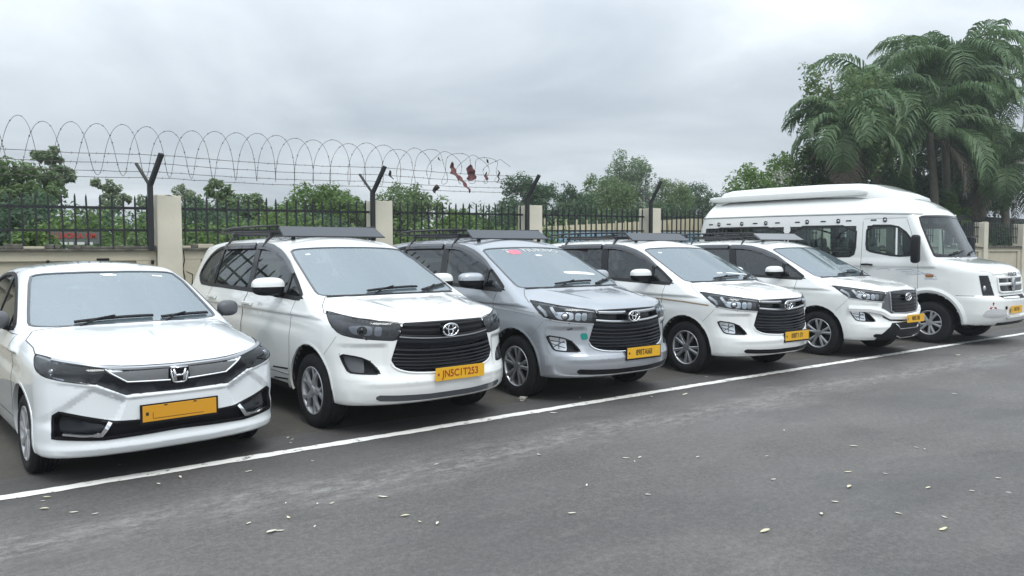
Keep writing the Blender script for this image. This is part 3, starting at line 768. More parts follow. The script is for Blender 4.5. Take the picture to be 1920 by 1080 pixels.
        obj('mirror_arm', C('ma' + k, tube_mesh, 'mirror_arm', [(-.84 * -s, 1.60, 1.16), (-.90 * -s, 1.60, 1.165), (-.94 * -s, 1.60, 1.175)] if s == 1 else [(-.84, 1.60, 1.16), (-.90, 1.60, 1.165), (-.94, 1.60, 1.175)], .03, 8), 'black_plastic', mr)
    # bonnet gap, bumper gap
    obj('bonnet_gap', C('hg', ribbon, 'bonnet_gap', fm, M_HOOD, (0, .25, -.97), .006, .001, .002, True), 'seam_dark', root)
    for s in (-1, 1):
        pts = [(-.876, .44, .862), (-.902, .518, .774), (-.919, .60, .694)]
        obj('bumper_gap', C('bg%d' % s, ribbon, 'bumper_gap', fm, pts if s == -1 else mx(pts), (.8, .6, 0) if s == -1 else (-.8, .6, 0), .004, .001, .002), 'seam_soft', bump)
    # windscreen
    obj('windscreen', C('ws', patch, 'windscreen', fm, M_WS, D_WS, -.004, .003, .06, 1), 'windscreen_glass', root)
    obj('rear_window', C('rw', patch, 'rear_window', fm, M_RW, (0, -1, 0), -.004, .003, .08, 0), 'side_glass', root)
    obj('windscreen_seal', C('wss', ribbon, 'windscreen_seal', fm, M_WS, D_WS, .022, .002, .012, True, 1), 'visor_grey', root)
    cp = [(-.70, .985, 1.16), (-.5, .92, 1.16), (-.25, .885, 1.16), (0, .875, 1.16), (.25, .885, 1.16), (.5, .92, 1.16), (.70, .985, 1.16)]
    obj('wiper_cowl', C('cowl', ribbon, 'wiper_cowl', fm, cp, (0, .5, -.86), .035, .003, .006), 'black_plastic', root)
    for p0, p1 in (((-.30, .95, 1.19), (.28, .99, 1.22)), ((.30, .93, 1.18), (.72, 1.14, 1.22))):
        w = C('wip%.1f' % p0[0], lambda: None)
        wiper(root, fm, p0, p1, D_WS)
    # grille
    gb = obj('grille', C('grb', patch, 'grille', fm, M_GRP, FRONT, -.05, -.055, .05, 0), 'gloss_black', root)
    def hw(z):
        P = M_GR; zs = [p[1] for p in P][::-1]; xs = [-p[0] for p in P][::-1]; return float(np.interp(z, zs, xs))
    def bar(nm, zc, w, m_, sag=.03, off=.002, thick=.035, split=0, k=.0, crown=.006):
        xs_ = np.linspace(-1, 1, 25); pts = []
        for t in xs_:
            z = zc - sag * (1 - t * t) + k * abs(t); x = t * (hw(max(.545, min(.97, z))) - .008); pts.append((x, .05, z))
        key = 'bar%s%.3f%.3f' % (nm, zc, split)
        if split:
            a = Acc(); a.add(*ribbon_data(fm, [p for p in pts if p[0] < -split], FRONT, w, off, thick, crown=crown)); a.add(*ribbon_data(fm, [p for p in pts if p[0] > split], FRONT, w, off, thick, crown=crown))
            return obj(nm, C(key, a.mesh, nm, False), m_, gb)
        return obj(nm, C(key, ribbon, nm, fm, pts, FRONT, w, off, thick, crown=crown), m_, gb)
    if style in ('chrome', 'dark'):
        ch = 'chrome' if style == 'chrome' else 'black_plastic'
        bar('grille_bar', .948, .030, 'satin_chrome' if style == 'chrome' else 'black_plastic', .012, split=.07)
        bar('grille_bar', .868, .022, 'satin_chrome' if style == 'chrome' else 'black_plastic', .028, .006)
        if style == 'dark':
            bar('grille_panel', .905, .060, 'black_plastic', .018, -.012, split=.07)
            bar('grille_trim', .858, .010, 'satin_chrome', .030, .014, .01, crown=0)
        bar('grille_slat', .815, .060 if style == 'dark' else .030, 'slat_black', .03)
        for z, w in (((.745, .030), (.708, .020), (.678, .018), (.648, .018), (.618, .018), (.590, .016)) if style == 'dark' else ((.775, .022), (.738, .022), (.70, .022), (.664, .020), (.632, .018), (.602, .016))):
            bar('grille_slat', z, w, 'slat_black', .028)
        lip = [(-.50, .1, .64), (-.49, .1, .605), (-.44, .08, .57), (-.35, .06, .545), (-.15, .03, .528), (.15, .03, .528), (.35, .06, .545), (.44, .08, .57), (.49, .1, .605), (.50, .1, .64)]
        lip = [(x * 1.07, y, z) for x, y, z in lip]
        obj('grille_lip', C('lip', ribbon, 'grille_lip', fm, lip, FRONT, .016, .006, .01, rnd=1, crown=.004), 'chrome' if trim == 'lip' else paint, gb)
        if style == 'dark':
            A = Acc(); A.add(*ribbon_data(fm, sym(xz(.05, [(-.10, .984), (-.415, .978)]))[:2], FRONT, .01, .002, .01)); 
    else:
        P5 = sym(xz(.05, [(0, .985), (-.37, .975), (-.375, .90), (-.365, .70), (-.30, .665), (0, .655)]))
        obj('grille_side_panel', C('g5s', patch, 'grille_side_panel', fm, sym(xz(.05, [(0, .985), (-.40, .972), (-.46, .90), (-.50, .86), (-.53, .72), (-.48, .69), (-.33, .66), (0, .65)])), FRONT, .004, .02, .04, 0), 'grey_plastic', gb)
        obj('grille_mesh', C('g5m', patch, 'grille_mesh', fm, P5, FRONT, .008, .01, .04, 0), 'gloss_black', gb)
        obj('grille_surround', C('g5f', ribbon, 'grille_surround', fm, P5, FRONT, .016, .018, .02, True), 'satin_chrome', gb)
        for z in (.935, .885, .835, .785, .735, .695):
            obj('grille_slat', C('g5%.3f' % z, ribbon, 'grille_slat', fm, [(-.355, .05, z), (0, .03, z - .008), (.355, .05, z)], FRONT, .018, .016, .012, crown=.004), 'black_plastic', gb)
        wl = [(-.50, .1, .685), (-.40, .08, .64), (-.2, .05, .61), (.2, .05, .61), (.4, .08, .64), (.50, .1, .685)]
        obj('bumper_beam', C('bm5', ribbon, 'bumper_beam', fm, [(-.87, .38, .735), (-.70, .2, .73), (-.55, .12, .70), (-.40, .07, .615), (0, .03, .595), (.40, .07, .615), (.55, .12, .70), (.70, .2, .73), (.87, .38, .735)], FRONT, .085, .03, .06, crown=.012), paint, bump)
        obj('lower_grille', C('lg5', patch, 'lower_grille', fm, sym(xz(.05, [(0, .525), (-.37, .52), (-.45, .45), (-.60, .32), (-.60, .285), (0, .285)])), FRONT, .012, .03, .05, 0), 'black_plastic', bump)
        obj('skid_trim', C('sk5', ribbon, 'skid_trim', fm, [(-.33, .05, .50), (-.24, .04, .44), (.24, .04, .44), (.33, .05, .50)], FRONT, .014, .03, .012), 'chrome', bump)
        obj('skid_trim', C('sk6', ribbon, 'skid_trim', fm, [(-.30, .08, .34), (-.18, .06, .31), (.18, .06, .31), (.30, .08, .34)], FRONT, .016, .03, .012), 'chrome', bump)
    # emblem of three ellipses
    A = Acc(); ez = .896; ey = -.004
    ell = lambda cx_, cz_, a, b: [(cx_ + a * math.cos(t), ey, cz_ + b * math.sin(t)) for t in np.linspace(0, 2 * math.pi, 32, endpoint=False)]
    A.tube(ell(0, ez, .080, .054), .0085, 6, True); A.tube(ell(0, ez + .004, .026, .048), .007, 6, True); A.tube(ell(0, ez + .026, .055, .024), .007, 6, True)
    em = obj('emblem', cached(('mpvemb',), A.mesh, 'emblem'), 'chrome', gb)
    obj('emblem_backing', cached(('mpvembb',), lambda: mesh_py('emblem_backing', *superellipsoid((0, .012, ez), (.082, .012, .056), 2, 24, 10))), 'gloss_black', em)
    # lower bumper lip
    obj('bumper_skirt', C('skirt' + str(style == 'new'), ribbon, 'bumper_skirt', fm, [(-.66, .16, .345), (-.50, .1, .335), (-.2, .04, .325), (.2, .04, .325), (.5, .1, .335), (.66, .16, .345)], FRONT, [.02] + [.055] * (len(dens([(-.66, .16, .345), (-.50, .1, .335), (-.2, .04, .325), (.2, .04, .325), (.5, .1, .335), (.66, .16, .345)], .03, False)) - 2) + [.02], .002, .01), 'visor_grey' if style == 'dark' else 'black_plastic', bump)
    plate(root, fm, plate_c, .50 if style != 'dark' else .53, .115, label_plate, **plate_kw)
    # cabin
    obj('dashboard', C('dash', box_mesh, 'dashboard', (0, 1.45, 1.06), (1.5, .55, .16), .05), 'dash', root)
    obj('steering_wheel', C('sw', steering_mesh, 'steering_wheel'), 'dash', root, (-.38, 1.82, 1.08), (R(-25), 0, 0))
    for x_, y_ in ((-.38, 2.15), (.38, 2.15), (-.42, 3.05), (.42, 3.05)):
        obj('seat', C('seat', seat_mesh, 'seat'), seatm, root, (x_, y_, .48))
    obj('rear_view_mirror', C('rvm', box_mesh, 'rear_view_mirror', (0, 1.95, 1.53), (.22, .03, .06), .012), 'dash', root)
    return root
def roof_rack(pose, label, group, zoff=0, xoff=0, mat_panel='rack_panel'):
    X, Y, yaw = pose; a = R(yaw)
    r = thing('roof_carrier', label, 'roof rack', (X + xoff * math.cos(a), Y + xoff * math.sin(a), zoff), a, group)
    # sloping front deflector
    V = [(-.60, 2.16, 1.742), (.60, 2.16, 1.742), (.575, 2.34, 1.848), (-.575, 2.34, 1.848)]; V2 = [(x, y + .02, z - .012) for x, y, z in V]
    pf = cached('rk_def', lambda: mesh_py('wind_deflector', V + V2, [(0, 1, 2, 3), (7, 6, 5, 4), (1, 0, 4, 5), (2, 1, 5, 6), (3, 2, 6, 7), (0, 3, 7, 4)], False))
    d = obj('wind_deflector', pf, mat_panel, r)
    lip = cached('rk_lip', box_mesh, 'deflector_edge', (0, 2.155, 1.737), (1.20, .02, .014), .003); obj('deflector_edge', lip, 'rack_black', d)
    for s in (-1, 1):
        rail = cached(('rk_rail', s), tube_mesh, 'side_rail', [(s * .575, 2.34, 1.848), (s * .575, 3.0, 1.856), (s * .575, 3.7, 1.85), (s * .57, 4.05, 1.835), (s * .55, 4.18, 1.80)], .013, 8); obj('side_rail', rail, 'rack_black', r)
        rail = cached(('rk_rail2', s), tube_mesh, 'side_rail', [(s * .575, 2.30, 1.79), (s * .575, 3.7, 1.80), (s * .56, 4.1, 1.79)], .011, 8); obj('side_rail', rail, 'rack_black', r)
        for y_ in (2.6, 3.0, 3.4, 3.8):
            obj('rail_strut', cached(('rk_st', s, y_), box_mesh, 'rail_strut', (s * .575, y_, 1.82), (.014, .03, .07)), 'rack_black', r)
    for y_ in np.linspace(2.5, 4.0, 9):
        obj('floor_slat', cached(('rk_sl', round(y_, 2)), box_mesh, 'floor_slat', (0, y_, 1.795), (1.15, .035, .014), .003), 'rack_black', r)
    for y_, z_ in ((2.52, 1.78), (3.62, 1.78)):
        obj('cross_bar', cached(('rk_cb', y_), box_mesh, 'cross_bar', (0, y_, z_ - .012), (1.22, .05, .026), .008), 'rack_black', r)
        for s in (-1, 1):
            P = [(s * .56, y_, z_ - .01), (s * .60, y_, 1.735), (s * .640, y_, 1.69), (s * .676, y_, 1.625)]
            obj('clamp_foot', cached(('rk_ft', s, y_), tube_mesh, 'clamp_foot', P, [.026, .02, .014, .013], 6, False, 1.0), 'rack_black', r)
    for x_ in (-.46, .50):
        obj('front_foot', cached(('rk_ff', x_), box_mesh, 'front_foot', (x_, 2.24, 1.742), (.035, .04, .075), .004), 'rack_black', r)
    return r
# ------------------------------------------------------------------ small saloon
fs = f_sedan
S_DLO = yz(-.8, [(1.24, .985), (2.1, 1.005), (3.15, 1.03), (3.32, 1.08), (3.10, 1.26), (2.72, 1.375), (2.40, 1.395), (2.10, 1.365), (1.78, 1.26), (1.45, 1.10)])
S_WS = sym([(0, 1.83, 1.405), (-.3, 1.86, 1.405), (-.52, 1.92, 1.39), (-.585, 1.90, 1.365), (-.705, 1.27, 1.045), (-.70, 1.20, 1.02), (-.55, 1.12, 1.008), (-.3, 1.065, 1.005), (0, 1.045, 1.005)])
S_RW = sym([(0, 3.22, 1.38), (-.44, 3.2, 1.375), (-.56, 3.62, 1.12), (0, 3.68, 1.12)])
S_HL = [(-.778, .603, .875), (-.74, .42, .868), (-.69, .28, .852), (-.60, .17, .835), (-.47, .08, .808), (-.443, .06, .768), (-.519, .061, .696), (-.716, .17, .735), (-.785, .266, .757), (-.812, .40, .80)]
S_HOOD = sym([(0, .02, .785), (-.34, .035, .79), (-.484, .103, .812), (-.62, .18, .845), (-.71, .31, .868), (-.776, .60, .882), (-.762, .74, .905), (-.765, 1.0, .95), (-.70, 1.13, 1.0), (-.35, 1.06, 1.01), (0, 1.035, 1.01)])
S_FD = yz(-.83, [(1.18, .34), (1.12, .75), (1.16, .965), (2.17, .995), (2.20, .7), (2.20, .34)])
S_RD = yz(-.83, [(2.21, .34), (2.21, .7), (2.18, .995), (3.12, 1.015), (3.10, .80), (2.90, .62), (2.83, .34)])
SAX_A, SAX_R = (.78, .29, .362), (3.24, .29, .362)
S_LOW = [(-.758, .21, .345), (-.748, .19, .495), (-.72, .17, .518), (-.60, .11, .482), (-.422, .051, .432), (-.25, .01, .424)]
def sedan_meshes():
    cuts = []
    for s in (1, -1):
        q = (lambda P: P) if s == 1 else mx; dd = (lambda d: d) if s == 1 else md
        cuts += [(q(S_DLO), dd(SIDE)), (q(circle_poly(-.8, *SAX_A)), dd(SIDE)), (q(circle_poly(-.8, *SAX_R)), dd(SIDE)), (q(S_HL), dd((.55, .83, 0)))]
    cuts += [(S_WS, (0, .55, -.83)), (S_RW, (0, -.6, -.8))]
    low = S_LOW + [(0, .005, .424)]; lowb = [(-.48, .054, .318), (0, .01, .336)]
    poly = [(-.758, .21, .345)] + S_LOW[1:] + [(-x, y, z) for x, y, z in reversed(S_LOW)] + [(.48, .054, .322), (0, .01, .338), (-.48, .054, .322)]
    cuts += [(poly, FRONT)]
    panels = {'hood': (S_HOOD, (0, .2, -.98)), 'fdoorL': (S_FD, SIDE), 'rdoorL': (S_RD, SIDE), 'fdoorR': (mx(S_FD), md(SIDE)), 'rdoorR': (mx(S_RD), md(SIDE)),
              'bumper': (sym(xz(.2, [(0, .60), (-.36, .605), (-.53, .68), (-.85, .74), (-.9, .6), (-.9, .12)])), FRONT)}
    return build_body('sedan', .017, cuts, panels, 1.1), poly
def build_sedan(pose):
    X, Y, yaw = pose; paint = 'white_paint_cool'
    root = thing('saloon_car', 'white saloon car with blank orange plate and chrome grille bar, nearest the camera', 'car', (X, Y, 0), R(yaw))
    B, LOW = sedan_meshes()
    obj('body_shell', B['body'], paint, root); obj('underbody', B['underbody'], 'underbody', root); hood = obj('bonnet', B['hood'], paint, root)
    bump = obj('front_bumper', B['bumper'], paint, root); obj('interior_lining', B['lining'], 'interior', root)
    DW = (0, .55, -.83)
    for s in (-1, 1):
        q = (lambda P: list(P)) if s == -1 else mx; dd = (lambda d: d) if s == -1 else md; k = 'L' if s == -1 else 'R'
        fd = obj('door', B['fdoor' + k], paint, root); rd = obj('door', B['rdoor' + k], paint, root)
        obj('door_gap', ribbon('door_gap', fs, q(S_FD), dd(SIDE), .006, .0012, .002, True), 'seam_dark', fd); obj('door_gap', ribbon('door_gap', fs, q(S_RD), dd(SIDE), .006, .0012, .002, True), 'seam_dark', rd)
        for par, y0, y1, z in ((fd, 1.92, 2.12, .86), (rd, 2.82, 3.02, .885)):
            obj('door_handle', ribbon('door_handle', fs, q(yz(-.83, [(y0, z), (y1, z + .004)])), dd(SIDE), .028, .028, .02, crown=.006), paint, par)
        obj('window_seal', ribbon('window_seal', fs, q(S_DLO), dd(SIDE), .034, .003, .016, True, 1), 'rubber_seal', root)
        for pts, w in (([(2.16, .99), (2.20, 1.2), (2.27, 1.40)], .10), ([(1.50, .99), (1.50, 1.12)], .03)): obj('window_pillar', ribbon('window_pillar', fs, q(yz(-.75, pts)), dd(SIDE), w, .001, .02), 'gloss_black', root)
        for pts in ([(1.26, .99), (1.49, .995), (1.50, 1.12), (1.44, 1.09)], [(1.51, .995), (2.12, 1.01), (2.22, 1.38), (2.10, 1.36), (1.78, 1.255), (1.51, 1.13)], [(2.2, 1.01), (3.13, 1.035), (3.28, 1.08), (3.09, 1.25), (2.71, 1.37), (2.40, 1.39), (2.32, 1.39)]):
            obj('side_window', patch('side_window', fs, q(yz(-.75, pts)), dd(SIDE), -.007, .003, .06, 0), 'side_glass', root)
        for A_ in (SAX_A, SAX_R):
            arc = arc_pts(-.83, *A_, .22)
            obj('wheel_arch_liner', liner_mesh('wheel_arch_liner', -.825 * (1 if s == -1 else -1), A_[0], A_[1], A_[2] + .006, .32, 1 if s == -1 else -1, .22), 'underbody', root)
            obj('wheel_arch_lip', ribbon('wheel_arch_lip', fs, q([(x, A_[0] + (y - A_[0]) * 1.02, A_[1] + (z - A_[1]) * 1.02) for x, y, z in arc]), dd(SIDE), .02, .003, .03), paint, root)
            add_wheel(root, -.825 if s == -1 else .825, A_[0], .29, .19, .175, 'fins', 'hubcap', s)
        dh = dd((.55, .83, 0))
        hl = obj('headlight', patch('headlight', fs, q(S_HL), dh, -.05, -.053, .04, 1), 'gloss_black', root)
        for c_, sz, m_ in (((-.74, .27, .80), .030, 'lamp_reflector'), ((-.56, .12, .745), .036, 'gloss_black')):
            P0, _ = on_surface(fs, q([c_]), dh); n0 = normals_of(fs, P0)[0]; c0 = P0[0] - n0 * .035
            obj('projector_lens', mesh_py('projector_lens', *superellipsoid(tuple(c0), (sz, sz * .8, sz), 2, 18, 10)), m_, hl)
        obj('lamp_trim', ribbon('lamp_trim', fs, q([(-.80, .32, .775), (-.775, .26, .762), (-.69, .155, .738)]), dh, .010, -.008, .01), 'chrome', hl)
        obj('lamp_brow', ribbon('lamp_brow', fs, q([(-.775, .58, .872), (-.74, .42, .862), (-.69, .28, .845)]), dh, .020, -.006, .01), 'lamp_white', hl)
        obj('headlight_lens', patch('headlight_lens', fs, q(S_HL), dh, .001, .004, .04, 1), 'lamp_glass_smoked', hl)
        obj('headlight_rim', ribbon('headlight_rim', fs, q(S_HL), dh, .006, .0015, .01, True, 1), 'rubber_seal', hl)
        mc = (-.90 * (-s if s == 1 else 1), 1.42, 1.062)
        mc = (.90 * s, 1.42, 1.062)
        mr = obj('wing_mirror', mesh_py('wing_mirror', *superellipsoid(mc, (.095, .065, .072), 2.6, shear=(0, .12 * s))), 'grey_plastic', root)
        obj('mirror_arm', tube_mesh('mirror_arm', [(.78 * s, 1.40, .99), (.83 * s, 1.41, 1.0), (.88 * s, 1.42, 1.03)], .02, 8), 'black_plastic', mr)
        # chrome angle of the fog pocket
        pk = obj('fog_pocket', patch('fog_pocket', fs, q([(-.735, .19, .365), (-.73, .18, .49), (-.62, .12, .455), (-.46, .06, .425), (-.50, .06, .345)]), FRONT, -.030, .01, .04, 1), 'gloss_black', bump)
        obj('chrome_angle', ribbon('chrome_angle', fs, q([(-.705, .155, .372), (-.60, .1, .355), (-.495, .054, .352), (-.44, .05, .432)]), FRONT, [.014] * 7 + [.026] * (len(dens([(-.705, .155, .372), (-.60, .1, .355), (-.495, .054, .352), (-.44, .05, .432)], .03, False)) - 7), .006, .02), 'chrome', pk)
    obj('bonnet_gap', ribbon('bonnet_gap', fs, S_HOOD, (0, .2, -.98), .007, .001, .003, True), 'seam_dark', hood)
    obj('windscreen', patch('windscreen', fs, S_WS, DW, -.004, .003, .06, 1), 'windscreen_glass', root)
    obj('rear_window', patch('rear_window', fs, S_RW, (0, -.6, -.8), -.004, .003, .08, 0), 'lamp_glass', root)
    obj('windscreen_seal', ribbon('windscreen_seal', fs, S_WS, DW, .022, .002, .012, True, 1), 'visor_grey', root)
    for p0, p1 in (((-.42, 1.12, 1.03), (.16, 1.12, 1.045)), ((.22, 1.10, 1.03), (.64, 1.22, 1.04))): wiper(root, fs, p0, p1, DW)
    for i_, (x_, z_, w_) in enumerate(((-.02, .0, .10), (-.0, -.035, .11), (.40, -.02, .09))):
        obj('windscreen_sticker', patch('windscreen_sticker', fs, [(x_ - w_ / 2, 1.80, 1.385 + z_), (x_ + w_ / 2, 1.80, 1.385 + z_), (x_ + w_ / 2, 1.78, 1.372 + z_), (x_ - w_ / 2, 1.78, 1.372 + z_)], DW, -.002, .001, .05, 0), 'sticker_white', root)
    # grille
    G = sym(xz(.03, [(0, .775), (-.34, .787), (-.445, .797), (-.519, .70), (-.50, .688), (-.35, .612), (0, .607)]))
    g = obj('grille', patch('grille', fs, G, FRONT, .002, .01, .04, 0), 'gloss_black', root)
    obj('chrome_bar', ribbon('chrome_bar', fs, [(-.72, .33, .853), (-.60, .17, .832), (-.45, .065, .803), (-.33, .036, .788), (0, .01, .780), (.33, .036, .788), (.45, .065, .803), (.60, .17, .832), (.72, .33, .853)], FRONT, .024, .010, .02, rnd=1, crown=.006), 'satin_chrome', g)
    obj('bonnet_shadow_gap', ribbon('bonnet_shadow_gap', fs, [(-.5, .09, .822), (-.33, .036, .803), (0, .01, .795), (.33, .036, .803), (.5, .09, .822)], FRONT, .008, .003, .02, rnd=1), 'rubber_seal', g)
    for s in (-1, 1):
        q = (lambda P: list(P)) if s == -1 else mx
        out = [(-.435, .05, .772), (-.335, .03, .708), (-.075, .01, .694), (-.07, .01, .767)]
        obj('grille_inlay', patch('grille_inlay', fs, q(out), FRONT, .007, .012, .04, 0), 'satin_chrome' if False else 'grey_inlay', g)
        obj('inlay_chrome_edge', ribbon('inlay_chrome_edge', fs, q([(-.462, .06, .79), (-.435, .05, .768), (-.335, .03, .700), (-.06, .01, .686)]), FRONT, .011, .012, .015, crown=.003), 'chrome', g)
    A = Acc()
    A.tube([(x * .056, -.012, .722 + z * .050) for x, z in ((-1, 1), (1, 1), (1.02, .2), (.8, -.9), (.5, -1.1), (-.5, -1.1), (-.8, -.9), (-1.02, .2))], .007, 6, True)
    for s in (-1, 1): A.tube([(s * .040, -.014, .762), (s * .030, -.014, .722), (s * .030, -.014, .68)], [.009, .010, .012], 6)
    A.tube([(-.03, -.014, .717), (.03, -.014, .717)], .009, 6)
    em = obj('emblem', A.mesh('emblem'), 'chrome', g)
    obj('emblem_backing', box_mesh('emblem_backing', (0, .0, .720), (.118, .02, .105), .012), 'gloss_black', em)
    li = obj('lower_grille', patch('lower_grille', fs, LOW, FRONT, -.045, -.05, .05, 0), 'black_plastic', bump)
    obj('lower_grille_rim', ribbon('lower_grille_rim', fs, LOW, FRONT, .018, .003, .02, True), 'black_plastic', li)
    obj('plate_recess', patch('plate_recess', fs, sym(xz(.01, [(0, .555), (-.285, .555), (-.29, .44), (0, .435)])), FRONT, .0025, .01, .06, 0), 'white_paint_cool', bump)
    plate(root, fs, (0, -.013, .468), .505, .112, '', 0, 0, 'plate_ochre', True)
    pl = bpy.data.objects[[o.name for o in root.children if o.name.startswith('number_plate')][0]]
    for nm, c_, s_ in (('plate_line', (-.01, -.0042, -.036), (.34, .0008, .0028)), ('plate_line', (-.185, -.0042, -.015), (.003, .0008, .045)), ('plate_rivet', (-.10, -.0042, .05), (.022, .001, .008)), ('plate_rivet', (.10, -.0042, .05), (.022, .001, .008))): obj(nm, box_mesh(nm, (0, 0, 0), s_), 'ink_black', pl, c_)
    obj('dashboard', box_mesh('dashboard', (0, 1.55, .92), (1.36, .5, .14), .05), 'dash', root)
    obj('steering_wheel', steering_mesh('steering_wheel'), 'dash', root, (-.34, 1.82, .95), (R(-25), 0, 0))
    for x_, y_ in ((-.34, 2.05), (.34, 2.05), (-.3, 2.8), (.3, 2.8)): obj('seat', cached('sseat', seat_mesh, 'seat', True, .46), 'seat_cover', root, (x_, y_, .32))
    obj('rear_view_mirror', box_mesh('rear_view_mirror', (0, 1.95, 1.33), (.22, .03, .055), .012), 'dash', root)
    return root
mat('grey_inlay', (.20, .205, .21), .35, .6)
# ------------------------------------------------------------------ high-roof van
fv = f_van
V_WS = sym([(0, 1.19, 2.175), (-.4, 1.22, 2.17), (-.72, 1.30, 2.16), (-.83, 1.33, 2.13), (-.90, 1.02, 1.50), (-.86, .99, 1.475), (-.6, .90, 1.468), (0, .83, 1.46)])
V_DG = yz(-.95, [(2.14, 2.02), (1.63, 2.01), (1.42, 1.86), (1.27, 1.56), (1.34, 1.49), (1.60, 1.475), (2.05, 1.55), (2.14, 1.60)])
V_W = [yz(-.95, [(2.34, 2.02), (3.66, 2.03), (3.66, 1.47), (2.46, 1.452), (2.34, 1.52)]), yz(-.95, [(3.80, 2.03), (5.66, 2.035), (5.66, 1.47), (3.80, 1.47)])]
V_DOOR = yz(-.98, [(1.23, .62), (1.23, 1.42), (1.30, 1.70), (1.46, 2.14), (2.22, 2.14), (2.22, .62)])
V_BON = sym([(0, .11, 1.225), (-.45, .14, 1.24), (-.62, .18, 1.25), (-.80, .32, 1.29), (-.88, .62, 1.38), (-.90, .92, 1.44), (-.6, .82, 1.46), (0, .76, 1.46)])
VAX_F, VAX_R = (1.045, .36, .50), (4.45, .36, .50)
V_HL = [(-.835, .33, 1.165), (-.722, .242, 1.165), (-.665, .161, .84), (-.82, .276, .838)]
def van_meshes():
    cuts = []
    for s in (1, -1):
        q = (lambda P: P) if s == 1 else mx; dd = (lambda d: d) if s == 1 else md
        cuts += [(q(V_DG), dd(SIDE))] + [(q(w), dd(SIDE)) for w in V_W] + [(q(circle_poly(-.95, *VAX_F, zmin=.2)), dd(SIDE)), (q(circle_poly(-.95, *VAX_R, zmin=.2)), dd(SIDE)), (q(V_HL), dd((.5, .86, 0)))]
    cuts += [(V_WS, FRONT)]
    panels = {'hood': (V_BON, (0, .15, -.99)), 'doorL': (V_DOOR, SIDE), 'doorR': (mx(V_DOOR), md(SIDE)), 'bumper': (sym(xz(.2, [(0, .80), (-.93, .80), (-1.0, .7), (-1.0, .3)])), FRONT)}
    return build_body('van', .026, cuts, panels, .95)
